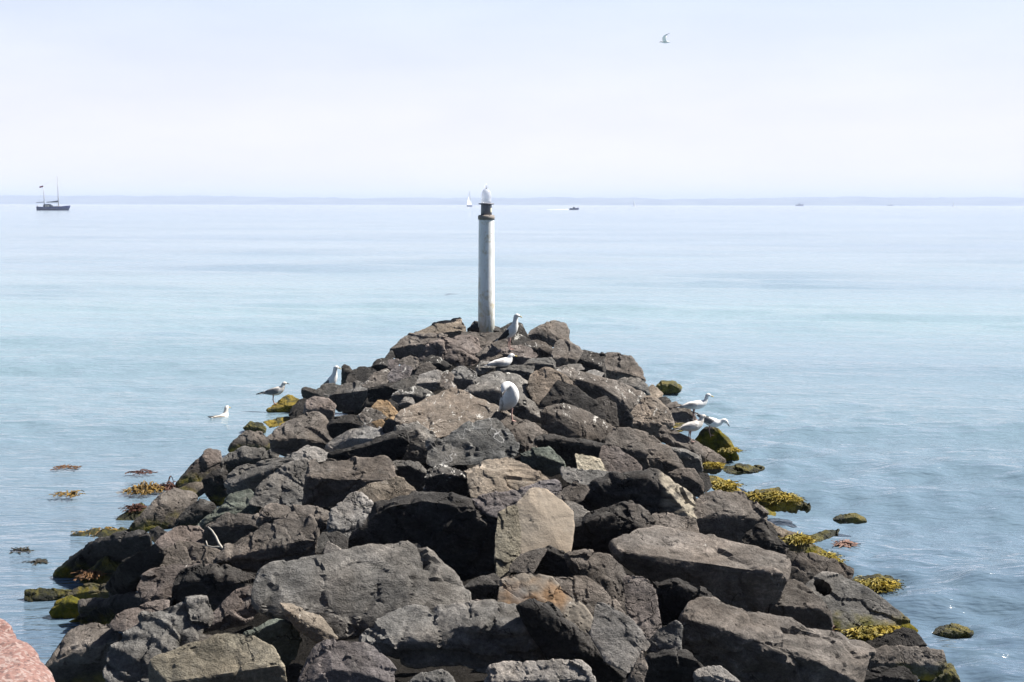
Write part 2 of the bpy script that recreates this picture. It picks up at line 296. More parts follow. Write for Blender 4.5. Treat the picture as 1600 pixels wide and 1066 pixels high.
# ---------------------------------------------------------------- boulders
# colour | options | outline (plan of the seen face) | edge between top face and front face | label
# options: t top tilt, o undercut of the front, y turn of the face, n roughness, s layered stone, a weed cover
ROCKS = '''
br|y.3|70,1045;85,1022;100,997;120,977;145,970;170,975;190,992;194,1010;184,1024;176,1050;150,1080;85,1085|95,1030;140,1008;180,1004|rounded brown boulder at the water's edge just right of the pink granite rock
dk|o.5 y-.5|83,900;100,882;122,862;140,847;175,840;220,831;232,838;234,853;200,868;160,885;140,900;120,917;93,913;84,905|100,886;140,851;178,845;228,836|long black wet boulder sloping into the water on the left side
wd|t35 a|125,900;160,880;200,865;232,851;240,857;215,884;180,900;170,914;140,914;125,910||brown and olive weedy rock with an orange weed clump, under the long black boulder
dk|o.3 y-.6 n1.3|240,851;257,865;252,880;240,897;222,914;207,930;185,941;172,939;168,917;180,895;210,874|-|black rough slab leaning left beside the olive weedy rock
pk|t40 y.3|240,849;260,832;280,821;295,827;310,824;320,832;326,853;305,862;285,866;268,870;252,862||pale pinkish grey boulder beside the bleached forked stick
dk|t40 y-.3|233,828;247,822;262,832;244,850;231,842||small dark stone wedged behind the pale pinkish boulder
br|t45 y.2|244,882;250,866;265,858;280,846;300,846;325,853;344,862;337,886;307,894;265,892||grey-brown wedge just below the forked stick
pk|t50 y.3|214,918;225,900;245,888;270,879;310,880;337,885;300,924;265,932;250,942;220,938||smooth pale brown block left of the rugged charcoal boulder
dk|n1.6 t35|266,938;270,910;282,892;310,886;355,885;380,892;398,905;394,922;364,936;345,950;300,952;266,950|272,915;300,905;350,904;392,915|rugged pitted charcoal boulder with a broad flat top, front left
br|t35|105,930;115,920;140,911;170,914;173,934;140,940;122,936|110,930;140,924;172,926|low brown rock at the left waterline behind the mossy dark one
wd|a t40|35,934;40,922;62,920;90,921;112,921;106,931;75,938;50,941||flat yellow-green weedy rock awash, farthest left
dk|a|76,957;88,940;112,930;127,938;127,962;107,972;85,968|82,950;108,940;125,945|mossy dark green rock at the left waterline above the rounded brown boulder
br|s o.3|123,938;145,934;173,936;170,950;160,962;125,963|124,948;150,944;172,946|small cracked brown slab between mossy dark rock and black boulder
dk|o.4 y-.4|172,937;192,939;210,926;240,934;242,950;214,960;190,972;172,985;130,985;107,987;104,974;150,962|175,942;210,932;238,940|black shadowed boulder above the rounded brown one at left
pk|t40 y.2|170,974;200,955;235,943;266,936;264,952;235,970;208,988;180,984||pinkish brown wedge leaning right beside the black shadowed boulder
gy|s n1.4 t45 y.1|165,1045;170,1020;190,1000;212,980;230,962;262,947;300,938;320,934;332,952;325,975;305,994;262,1016;240,1034;237,1075;170,1080||large coarse grey boulder running diagonally, with a rusty patch at its top
pk|t38 y.2|305,990;325,966;345,945;367,925;387,917;411,919;414,932;404,958;382,974;350,978|335,975;382,962;408,935|pale pinkish block with a dark undercut, left of the largest grey boulder
ol|t40 y.1 n.8|240,1030;270,1018;300,1003;315,1000;355,989;380,990;405,998;428,1012;442,1035;446,1055;440,1095;235,1095|262,1066;330,1066;400,1050;436,1040|big olive-tan boulder at the bottom edge, left of the lavender rounded one
gn|y.5|380,990;430,967;460,961;467,975;470,1000;460,1025;445,1044;428,1030;400,1006|384,992;440,972;465,978|green-grey wedge with a dark left face above the big olive-tan boulder
gy|t46 y.25 n.9 R|405,945;398,912;407,895;435,880;500,867;545,861;600,857;630,846;647,851;660,872;695,892;717,917;736,930;733,942;715,968;690,980;640,988;570,996;525,996;480,975;430,958||largest grey boulder of the front, long and smooth faced with a peaked right end
tn|t25|438,942;460,946;500,966;529,998;500,1006;474,990;443,956|446,952;480,985;502,1000|narrow orange-tan stone under the lower left edge of the largest grey boulder
lv|t35 n.8|465,1092;470,1060;492,1038;495,1012;510,1000;550,1002;580,1007;602,1030;617,1050;617,1092|472,1075;520,1045;580,1055;614,1070|rounded lavender-grey boulder at the bottom edge with a small shadow on it
gy|t40|635,1066;660,1052;692,1045;710,1062;713,1095;635,1095|638,1072;670,1062;708,1070|small grey stone at the bottom edge right of the lavender boulder
gy|s n1.5 o.45|565,1000;575,990;610,977;632,952;655,950;710,962;725,952;750,947;812,944;842,960;862,985;873,1015;868,1032;845,1050;810,1050;757,1044;700,1040;640,1034;595,1020|578,1003;650,992;720,995;770,976;835,978;862,1005|long grey striated boulder with a ragged black front, bottom center
dk|n1.2 y.2|808,946;840,938;858,942;870,958;915,990;942,1020;984,1054;982,1068;950,1066;915,1050;872,1055;860,1000|818,950;850,948;880,985;930,1030;978,1062|black ragged ridge below the tan rock with blue and orange stains
st|t42 y.15|780,950;784,907;807,896;835,896;862,902;885,925;907,945;924,966;919,994;880,974;855,948;810,950||flat tan rock stained orange and blue-grey, front center
br|t45 y.3|860,902;880,903;915,900;940,917;962,940;980,965;950,962;920,968;895,945||reddish brown rock wedged behind the pale sparkling stone
sp|t42 y.3 n1.2|932,940;952,947;975,962;997,980;1015,1007;1007,1024;983,1050;950,1030;925,994;930,965||pale silvery sparkling triangular stone, front right of center
br|t50 y.5|885,866;925,863;957,869;975,887;982,905;994,970;985,985;962,955;935,920;900,895|890,872;930,885;955,912;975,960|smooth brown boulder with a rounded shoulder beside the deep black gap
pk|t55 y.4|974,903;1007,899;1018,910;1033,980;1026,994;1007,1000;988,985;976,930||upright reddish-brown slab beside the deep black gap
dk|y-.5 o.1|797,892;832,880;857,853;877,861;892,875;932,893;915,906;880,908;835,902;797,899|825,884;857,860;878,868;910,893|dark blue-black pointed rock below the smooth beige boulder
br|t40|795,894;800,880;817,864;857,855;838,880;833,896||small brown wedge left of the blue-black pointed rock
dk|t30|723,920;745,902;772,896;785,910;783,928;772,950;748,945;727,932|728,918;755,912;780,915|small dark stone at the right tip of the largest grey boulder
pk|t40|710,955;737,936;776,944;780,958;752,962;722,966||low pinkish stone between largest grey boulder and tan stained rock
gy|t55 y-.2|1012,1004;1032,980;1057,970;1068,980;1063,1018;1012,1024||small upright dark grey stone in the deep black gap
dk|o.3 t20|1003,1062;1010,1025;1045,1016;1075,1016;1090,1032;1106,1066;1106,1095;1000,1095|1010,1030;1050,1022;1086,1032|dark square block at the bottom edge under the small upright grey stone
pg|t40 n1.3|748,1070;770,1042;800,1034;840,1048;875,1048;905,1034;917,1042;932,1068;932,1095;748,1095|760,1066;830,1062;900,1060;924,1066|pale grey rough rock with two humps at the bottom edge, center
br|t50|978,1066;1003,1016;1012,1040;1004,1070||narrow brown chip below the pale sparkling stone
pg|t30|1084,1050;1100,1041;1125,1041;1140,1052;1157,1068;1157,1090;1084,1090|1090,1058;1120,1055;1150,1068|pale pitted stone at the bottom edge under the long diagonal slab
br|s o.5 t12 y.1|1064,1000;1072,965;1085,946;1100,942;1125,951;1155,966;1200,975;1250,989;1290,999;1340,1000;1359,1015;1352,1028;1336,1045;1342,1070;1310,1110;1160,1110;1075,1062|1074,968;1115,977;1150,994;1187,1003;1225,1015;1262,1028;1287,1040;1325,1056|longest brown slab, running diagonally down to the bottom right, black front
br|o.55 t10 n.7|957,852;990,838;1005,828;1030,824;1070,836;1110,848;1150,857;1185,863;1222,867;1232,885;1229,902;1207,938;1195,974;1150,968;1100,950;1050,936;1025,912;990,886;963,868|960,860;1000,869;1050,877;1100,896;1140,896;1195,899;1227,896|massive brown flat-topped slab with a deep black overhang, white flecks on top
br|n1.4 t40|1216,868;1225,860;1260,866;1300,873;1332,889;1334,906;1305,904;1285,903;1270,912;1257,924;1236,914;1228,892||rough brown rock between the massive slab and the slab with a hole
br|t25 o.4|1200,937;1225,912;1240,906;1262,920;1288,942;1300,970;1290,1000;1240,1000;1200,980|1204,945;1225,954;1255,952;1287,951|triangular brown boulder over a black hollow, between massive slab and slab with hole
gy|t38 y.15 n.6 H a|1257,920;1270,905;1285,896;1307,897;1340,910;1372,932;1405,957;1427,977;1434,987;1405,992;1375,1004;1340,1006;1317,990;1295,968;1285,944;1270,936||smooth grey-brown slab with a dark oval hole and yellow weed along its foot
dk|t45|1340,1008;1372,1002;1410,980;1432,986;1449,1010;1437,1024;1407,1022;1350,1022||dark wet rock at the foot of the slab with a hole
br|n1.3 t40 a|1352,1044;1365,1017;1387,1009;1407,1012;1435,1019;1470,1016;1477,1030;1472,1052;1450,1064;1412,1055;1375,1055|1360,1035;1410,1036;1470,1040|rough brown rock with dark cracks near the bottom right corner
dk|a n1.3|1336,1070;1345,1055;1375,1044;1412,1042;1430,1060;1437,1095;1336,1095|1345,1064;1380,1056;1425,1062|mossy dark stone at the bottom edge under the cracked brown rock
wd|a|1436,1070;1468,1045;1485,1038;1499,1062;1503,1095;1436,1095|1450,1064;1485,1052|small mossy stone at the bottom edge, farthest right of the pile
dk|n1.7 t45|1155,862;1170,832;1192,817;1203,814;1217,835;1232,858;1222,869;1182,869|1165,850;1192,838;1222,856|small rough black rock on the upper right end of the massive slab
tn|t35 A|1197,814;1240,833;1275,855;1315,879;1332,892;1315,894;1260,876;1230,866;1213,840||pinkish tan slope with a yellow-green weed stripe, right waterline
wd|a t35|1330,906;1350,900;1390,901;1412,922;1407,939;1382,932;1360,926;1337,914|1340,910;1380,914;1408,928|weedy rock awash right beside the slab with a hole
wd|a t25|1457,990;1468,979;1490,974;1510,979;1521,990;1510,999;1480,1001;1462,998|1460,991;1490,985;1518,991|round mossy rock alone in the water at lower right
wd|t30 n1.4|1302,812;1315,804;1335,802;1350,809;1354,816;1330,819;1312,818|1308,812;1335,808;1352,814|small brown round rock alone in the water at right
wd|a t25|1255,843;1275,834;1290,828;1310,827;1307,837;1282,846;1262,848||yellow-green rock just awash below the small round rock
oc|a t25|1163,771;1180,766;1215,763;1235,774;1264,792;1256,798;1220,794;1205,797;1172,788|1168,774;1215,776;1258,793|bright ochre weed-covered flat rock sloping into the water at right
oc|a t25|1100,742;1130,748;1155,764;1167,774;1150,772;1120,770;1108,757||narrow ochre weedy slope above the bright ochre flat rock
br|t42 y.2|1080,787;1100,772;1120,768;1160,769;1180,784;1202,807;1197,817;1170,826;1155,840;1152,862;1097,856;1086,825;1079,802|1086,812;1120,800;1160,808;1192,812|large warm brown boulder at right beside the bright ochre weedy rock
wd|a t20|1125,731;1155,727;1185,727;1197,733;1182,739;1140,740||low wet flat rock barely above water, right of the mossy slab
dk|y-.3 t45 A|1088,687;1102,667;1120,669;1140,686;1150,706;1154,718;1132,721;1110,707|1098,672;1122,674;1146,704|dark boulder with moss on its seaward end, below the head-down gull
br|t40 y.2 a|1030,682;1040,667;1057,671;1090,691;1115,706;1134,722;1125,736;1097,738;1085,715;1055,700|1042,684;1075,700;1100,722;1126,730|slanted brown slab carrying the standing gull at right, moss at its foot
gy|t35 o.3|1040,698;1065,700;1095,712;1097,738;1070,737;1052,718|1045,702;1070,706;1094,718|dark grey rock under the slanted slab with the gull
ts|t42 y.15 n1.3|984,648;995,635;1015,619;1030,626;1048,647;1054,663;1042,672;1030,685;1010,674;984,668|986,661;1010,662;1030,672;1048,660|speckled pale tan boulder left of the three gulls
br|t40 y.3|1035,638;1055,627;1075,636;1087,650;1089,662;1055,666;1048,652||brown rock directly under the far standing gull at right
dk|t30|1025,621;1040,619;1049,627;1039,638;1030,634||small black stone above the speckled pale tan boulder
wd|a n1.3|1025,604;1035,595;1055,595;1066,605;1063,613;1040,617;1028,612|1030,602;1048,600;1063,608|dark green mossy rock awash at far right end of the breakwater
tn|a t30|1010,606;1020,601;1036,615;1032,624;1014,620||little yellow-stained stone beside the dark green mossy rock at far right
oc|a t30|1048,666;1057,660;1075,662;1082,671;1060,675||little ochre weedy stone behind the nearest standing gull at right
br|n1.2 t38 y.25|943,694;960,672;972,669;1000,676;1025,681;1042,696;1060,716;1072,733;1050,742;1020,744;1003,734;985,718;962,704|950,694;1000,705;1040,722;1066,732|large lumpy brown boulder left of the slanted slab with the gull
pk|t45 y.2|935,718;942,695;965,700;990,717;1004,733;997,741;965,746;948,741||smooth reddish brown wedge between cream-faced rock and lumpy brown boulder
dk|o.3 t20|833,690;847,680;867,678;910,686;946,694;942,708;935,722;905,733;880,732;858,712|840,688;870,686;915,692;942,700|long black fronted rock above the cream-faced stone
cr|t60 y.6|899,709;915,711;936,716;942,728;951,740;930,741;903,736||bright cream-faced stone in the right half of the pile
gn|t40 n1.2|813,708;832,701;855,696;870,709;884,725;882,736;860,745;835,733;815,726|818,712;845,712;878,724|green-grey rough stone right of the white-veined grey rock
gy|t30|878,732;905,733;962,740;940,750;920,764;897,760;880,750||flat grey stone below the cream-faced stone
br|t40|868,780;880,762;899,754;922,760;908,784;884,788||small brown stone left of the long black boulder with streaked end
tn|t30 y.1 s|722,738;760,722;790,714;805,719;835,734;864,750;845,756;805,768;790,772;765,750||broad tan slab with a dark diagonal crack above the smooth beige boulder
lv|t40|802,768;845,752;871,750;878,760;872,784;855,776;832,770||purple-brown stone touching the top of the smooth beige boulder
bg|t48 y.25 n.35|800,818;807,792;830,762;850,764;872,779;896,799;898,820;890,832;890,870;855,868;815,866;810,838||smooth beige boulder with a flat pale face, center of the pile
ol|t50 y.5|780,802;808,788;803,815;814,838;814,862;800,886;776,910;774,830||olive-tan side rock between big black boulder and smooth beige boulder
dk|o.12 y-.12 t15 n1.1|542,866;545,845;567,812;590,785;635,781;662,771;695,774;705,781;730,781;765,801;783,804;784,830;778,842;777,905;740,915;700,908;660,885;600,880|556,834;580,806;600,793;660,782;700,787;740,793;780,814|big black-faced boulder directly behind the largest grey boulder
pg|t55 y.3 n1.4|515,802;532,790;545,774;560,769;582,788;567,815;542,845;513,836||pale grey broken stone left of the big black-faced boulder
tn|t45 y.3|556,772;590,764;620,746;632,749;646,762;655,776;635,788;592,792;570,792||tan and olive stone sitting above the big black-faced boulder
br|s t22 o.15|478,757;485,727;495,720;560,718;607,718;617,745;604,758;560,772;540,784;527,792;478,792|481,746;520,746;560,753;612,752|rectangular layered brown block with a long dark ledge, left of center
gy|t28 o.3|353,750;375,730;417,719;460,709;482,710;455,728;430,745;408,757;385,771;358,772|362,757;400,742;440,728;470,716|long grey rock pointing left, above the speckled grey boulder
gy|n1.2 t45 y.1|390,788;400,765;430,740;455,724;482,720;483,757;481,793;430,797||speckled grey boulder left of the rectangular layered block
pg|t50 y.3|455,712;480,696;502,699;527,717;497,723;487,730;475,736||pale grey stone above the left end of the rectangular layered block
br|t35 y.2 n1.2|418,684;435,665;470,648;497,645;504,670;527,686;514,704;480,702;445,712;423,700|428,688;470,682;500,688;520,694|brown boulder with a knobbly dark lower side, left of the white-edged wedge
dk|t35 y-.1|510,668;520,652;540,648;560,650;577,662;555,678;530,686;518,684|518,662;545,660;572,666|dark humped stone between knobbly brown boulder and orange stones
pg|t30 y-.3|510,699;525,687;545,672;570,665;590,669;614,685;605,690;575,694;550,704;518,714|518,702;550,684;575,690;606,688|light-topped wedge with a black left face, left of center
dk|t20 o.1|513,710;555,697;580,689;615,682;634,671;638,692;630,714;605,723;560,724;525,722|518,712;560,702;600,696;634,680|dark low rock under the light-topped wedge
ts|t22 y.1 n.6|620,657;632,640;680,632;695,612;707,606;722,611;745,629;775,639;802,651;775,664;740,670;715,677;677,684;650,672||broad flat tan slab in the center, widest pale top behind the veined rock
gy|t45 y.35|618,668;650,662;682,680;692,702;682,724;630,724;613,718;624,692|626,680;652,672;672,694;680,714|grey rock with a lit right side, left of the white-veined rock
vn|t42 y.1 n1.4|672,690;720,671;740,661;770,653;786,664;801,680;811,697;814,709;792,722;735,724;700,728;668,728||grey rock with white veins in the center of the pile
br|t40 y.4|765,658;777,644;800,651;835,661;859,677;842,690;832,706;815,712;806,690;788,672|770,660;795,668;812,682;818,702|brown block with a dark left face right of the white-veined rock
gy|t28 y.15|728,618;740,600;750,591;780,581;800,586;820,596;834,620;849,635;857,660;810,658;780,646;745,636|742,611;772,608;790,612;812,640;840,650|grey-topped boulder under the preening gull
ts|t48 y.25|824,603;830,585;847,574;865,576;880,586;902,606;876,610;860,622;845,636;832,624||warm tan boulder above and right of the preening gull
dk|t62 y.1 n.6|843,633;860,617;872,593;902,606;930,626;949,653;938,664;902,650;880,640||smooth dark grey pointed wedge right of the warm tan boulder
dk|t55 y.2|929,624;948,618;962,630;967,666;952,667;940,648||dark rounded stone behind the smooth dark pointed wedge
br|t22 o.2 y.1|867,580;888,575;916,582;957,594;984,609;1002,612;1012,622;993,638;980,648;967,668;960,640;935,625;900,608|876,586;930,600;962,614;985,640|long reddish brown slab sloping right near the speckled pale tan boulder
gy|n1.3 t35|959,598;982,589;999,591;1012,601;1017,617;999,626;982,614|966,600;990,602;1012,612|grey-brown ridged stone at the right end of the long reddish slab
br|t35 n1.2|929,556;954,550;972,555;987,559;993,574;1004,578;1010,596;991,597;963,599;940,595;936,570|940,578;965,580;1002,590|big rounded brown boulder at the far right shoulder of the pile
dk|t30 n1.3|894,564;907,546;922,548;944,555;945,594;914,587;896,573|900,562;920,562;942,574|dark broken rock left of the rounded brown far right boulder
br|t40 y.2|862,553;871,532;879,529;894,542;910,546;900,564;897,572;869,577;863,566|868,560;885,558;900,562|brown two-humped boulder below the round boulder at the top right
br|y.3 t40|823,524;830,516;842,509;865,501;882,504;888,516;889,534;872,536;860,543;845,540;826,534|832,522;850,516;864,522;870,535|round-topped brown boulder on the skyline right of the black-backed gull
pg|t15|867,575;892,569;907,568;914,577;894,581;875,580||thin pale flat stone below the two-humped boulder
pg|t15|912,583;929,577;944,583;940,590;924,588||thin grey flat stone right of the thin pale one
dk|t20|730,514;740,503;757,505;772,511;792,516;784,524;750,525;733,520|736,513;760,512;786,519|black stone at the foot of the white light pole
dk|t35 y.2|780,514;800,503;815,506;823,520;832,540;805,552;783,545||dark stone behind the black-backed gull on the skyline
br|s t15|722,519;750,520;788,521;800,540;780,556;740,552;726,540||flat brown layered stone in front of the light pole
tn|t18|643,526;650,520;680,506;717,498;727,512;732,535;700,545;662,540|655,524;690,520;722,516|long tan slab on the left skyline beside the light pole
br|t35 n1.2|610,545;640,522;670,524;702,522;685,542;667,550;655,566;622,564;610,555|620,545;645,538;680,534|brown rough boulder on the left shoulder below the tan skyline slab
dk|t40|600,562;612,544;617,558;608,567||little dark stone on the left skyline edge
pk|y.4 n1.7 t40|653,563;670,537;692,528;722,526;745,529;754,552;744,570;715,568;700,568;682,562;665,567|690,534;695,550;700,562;744,562|mottled pinkish grey boulder with a black left side, near the top
br|t35|743,556;765,535;779,547;787,556;767,562;755,567||purple-brown layered stone left of the lying gull
pk|t28|775,550;795,541;825,541;842,555;832,566;812,574;798,566|784,552;808,560;832,560|pinkish stone carrying the black-backed gull
br|t30|810,539;835,531;856,538;868,548;866,560;842,562;826,552|816,544;840,543;854,550|brown stone just right of the black-backed gull
gy|t25|815,572;830,560;860,559;868,567;867,579;835,578|820,569;840,567;864,570|dark grey stone right of the lying gull
gy|t30|742,576;752,563;767,565;779,572;767,580;747,586|746,574;760,574;774,575|small grey block left of the lying gull
gy|t25|775,574;805,570;837,571;832,584;823,597;800,592;778,586|780,578;805,578;830,582|long grey-brown stone under the lying gull
gy|n1.4 t45|705,580;722,570;746,582;747,592;736,609;708,607|710,590;726,592;742,594|grey speckled stone left of the grey-topped boulder
br|t45|688,583;700,578;709,587;705,610;688,604||little brown stone right of the pale squared block
pg|t28 o.2|648,599;655,587;682,578;691,581;697,597;691,608;672,614;650,608|652,599;672,600;694,596|pale squared block with a flat light top, left of center near the top
dk|t35|652,569;670,556;685,556;707,572;692,584;680,580;658,574|660,568;682,566;700,574|dark brown stone beneath the mottled pinkish boulder
br|t45|647,586;655,570;670,565;682,575;669,586||small dull brown stone above the pale squared block
wh|t38 n1.4|610,619;630,607;650,603;667,609;682,625;679,636;647,640;625,630|620,617;648,616;676,626|stone spattered white with bird droppings, left of the broad flat slab
pg|t35|623,632;632,620;645,621;649,630;638,642;626,638|628,630;638,628;646,632|small round pale stone in front of the white-spattered one
og|t45|580,638;592,624;605,626;622,645;616,656;597,654||ochre stone left of the small round pale stone
br|n1.5 t40|558,650;572,636;592,641;604,652;587,668;570,665||crumbly brown stone below the ochre one
og|t50|580,660;597,654;602,661;594,673||little orange stone beside a black gap
dk|y-.5 o.1|595,673;607,654;624,660;622,682;607,686|-|black stone beside the little orange one
dk|t35|579,574;590,560;605,559;611,569;606,578;584,582|583,571;597,569;608,573|dark stone on the left skyline below the brown rough boulder
lv|t45|606,563;622,560;626,567;615,580;606,575||small purple-brown stone near the left skyline
br|t40|622,564;642,555;658,565;648,578;628,574||brown flattish stone left of the dark brown stone
br|t45 y.2|565,603;586,582;605,575;611,588;602,604;575,607||smooth brown leaning stone on the left shoulder
lv|t45|605,586;614,575;627,569;644,572;639,590;624,594;609,600||purple-grey stone right of the smooth brown leaning stone
dk|t30|541,598;545,584;562,573;579,573;588,580;570,599||dark flat stone on the left edge behind the smooth leaning stone
dk|t50|533,598;534,572;538,569;546,571;554,582;547,599|536,580;545,578;552,588|upright black stone just right of the left edge gull's head
gy|t25 o.2 y-.2|512,624;537,599;556,598;581,602;577,613;562,620;562,640;530,643|522,616;545,612;576,610|grey-topped rock with a large black front, left of the white-spattered stone
dk|t30|470,609;477,604;494,609;517,621;512,628;479,627;473,622|474,609;495,615;513,624|flat black stone below the left edge gull
gy|t45|490,612;506,601;520,598;534,602;520,620;504,618||grey stone hiding the left edge gull's feet
pk|t40 y.2|474,646;479,623;492,619;513,624;524,634;521,655;504,661;490,658|479,640;500,636;521,642|pinkish brown block right of the black stone by the ochre weedy rock
dk|y-.5 t30|451,651;457,636;468,624;481,622;479,648;460,658||black stone between ochre weedy rock and pinkish block
oc|a t25 n1.2|418,641;430,632;440,622;452,616;466,623;474,632;462,642;440,647;425,645|424,640;445,634;470,634|ochre weedy rock carrying the left standing gull
wd|a n1.2|380,669;391,658;408,661;416,670;413,682;390,680|386,667;400,666;412,672|dark mossy stone at the left waterline below the swimming gull
oc|a t15|359,673;372,667;386,669;385,676;364,677||thin ochre weedy ledge left of the dark mossy stone
oc|a t15|412,659;434,654;455,651;459,658;443,665;421,667||low ochre weedy stone between two dark stones at the left waterline
br|y.3 t40|356,703;368,687;390,672;407,676;431,692;428,708;400,708;365,710|366,694;392,686;402,692;422,700|brown rounded boulder with a dark left side at left waterline, below mossy stone
gy|t35 n1.3|344,722;360,709;382,699;402,703;434,704;432,722;402,732;367,752;348,742|350,722;380,714;410,716|grey angular boulder right of the pinkish-faced left edge boulder
pk|y.5 t50|276,758;297,728;324,703;343,704;350,728;338,744;319,758;285,763|290,742;322,712;328,738;318,755|left edge boulder with a black left side and pinkish right face
dk|t50|316,750;331,736;350,730;362,760;350,786;336,793;322,772|324,748;346,742;354,764|dark upright stone below the pinkish-faced left edge boulder
tn|t35|275,765;297,755;321,752;327,764;304,782;287,772||flat yellowish tan stone behind the two-tone brown and black boulder
br|y.6 t45|200,827;225,800;250,772;272,764;300,769;308,777;302,790;282,814;272,828;222,832|222,812;252,785;268,795;276,824|two-tone boulder, black left and brown right, at the left water's edge
dk|y.3 t35|273,819;292,795;312,780;327,784;339,792;332,804;309,824;297,832|284,810;310,794;320,798;330,800|dark purple-black stone right of the two-tone boulder
gn|t35 s|308,824;337,800;360,775;392,764;407,790;400,813;365,822;340,828;315,832|318,818;355,800;398,800|greenish grey diagonal rock above the forked stick
br|t45|320,824;355,802;402,806;404,832;380,850;360,866;330,862;318,842|332,824;365,818;400,822|brown shadowy stone right of the forked stick
br|t35 n1.3 C|400,818;405,797;425,788;460,788;495,792;519,802;514,818;499,834;485,826;420,828|406,808;450,806;512,812|brown boulder with a black hollow, below the speckled grey boulder
br|s n1.3 t30 o.3|335,880;358,850;385,834;410,820;450,811;485,808;497,815;498,840;492,868;430,884;400,896;370,890|345,874;385,864;445,853;494,840|layered brown block with light streaks and a black underside, left of center
pg|t45|505,864;512,845;534,860;522,868||pale chip behind the top edge of the largest grey boulder
dk|t30|510,834;527,829;544,840;544,862;525,860||black stone below the pale grey broken stone
gy|n1.3 t30|606,724;640,720;657,721;667,740;662,768;652,776;638,762;618,745|614,728;640,728;660,738|dark streaked stone right of the rectangular layered block
dk|t15 n1.6 y-.1 W|663,747;670,735;685,726;705,731;730,736;734,755;729,776;710,782;668,776|668,746;690,740;728,746|dark pitted stone with white droppings on top, center
tn|t40 y.1|729,740;745,733;770,738;797,768;767,778;740,780;731,762||pale tan stone between the dark pitted stone and the cracked tan slab
lv|n1.3 t40|738,778;797,767;822,770;817,796;803,818;780,808;745,792||purple-grey rock behind the right end of the big black-faced boulder
dk|o.3 y-.25 t25 s R2|900,782;920,762;930,750;960,741;1005,735;1025,736;1040,744;1052,760;1072,770;1080,787;1088,814;1055,812;1020,808;990,806;955,806;920,806;905,794|908,778;940,758;1000,746;1030,752;1060,790;1082,812|long black boulder with a pale streaked right end
dk|y-.3 o.2|986,788;1005,766;1030,761;1049,780;1049,806;1020,808;995,800|990,786;1008,771;1030,768;1046,784|black rounded stone tucked under the streaked long boulder
dk|n1.7 o.15|886,864;892,825;897,809;932,799;965,791;985,786;1007,825;992,844;962,852;947,868|892,826;930,812;968,804;1000,826|dark crumbly rock right of the smooth beige boulder
br|t45 y.3|980,788;1000,789;1024,815;1030,830;1007,830;990,814||small brown lit wedge above the massive flat-topped slab
br|t35|1018,804;1045,800;1087,812;1096,842;1052,834;1025,826||flat grey-brown stone between streaked boulder and massive slab
gy|t30|873,784;895,784;922,800;917,809;897,816;885,802||flat grey stone at the right top of the smooth beige boulder
br|t40 n1.2|1045,740;1065,731;1085,734;1099,752;1099,776;1070,774;1052,758|1052,746;1072,744;1096,758|dull brown stone above the large warm brown boulder at right
dk|t40|1088,738;1107,741;1113,760;1102,770;1094,758||dark wet stone left of the narrow ochre weedy slope
dk|y-.4 o.1|964,670;980,638;990,652;988,674|-|black sliver in the gap left of the speckled pale tan boulder
br|t30 y.45 n.9|844,642;860,636;882,630;896,634;912,648;939,657;963,669;943,698;912,694;870,688;848,672|856,645;880,648;900,658;914,672;916,690|brown boulder with black front left of the lumpy brown boulder
gy|t40|608,605;620,597;650,585;650,602;632,612||grey flat stone left of the pale squared block
dk|t20 o.1 y-.3|573,608;600,600;632,597;632,607;607,624;575,628|576,609;605,604;630,602|black fronted stone left of the white-spattered one
br|t40|693,602;705,592;714,605;702,616||tiny brown stone below the pale squared block's right end
wd|a t25|180,814;202,797;222,785;229,795;212,815||red and green weedy stone at the left water's edge
wd|a t12|110,836;145,827;195,825;204,836;160,842||flat dark weedy rock awash behind the long black wet boulder
dk|o.3 t15|1020,908;1060,905;1110,930;1110,990;1070,1010;1030,1000|1026,914;1062,912;1104,936|black boulder deep in the gap below the massive slab
'''
HTOP = .42
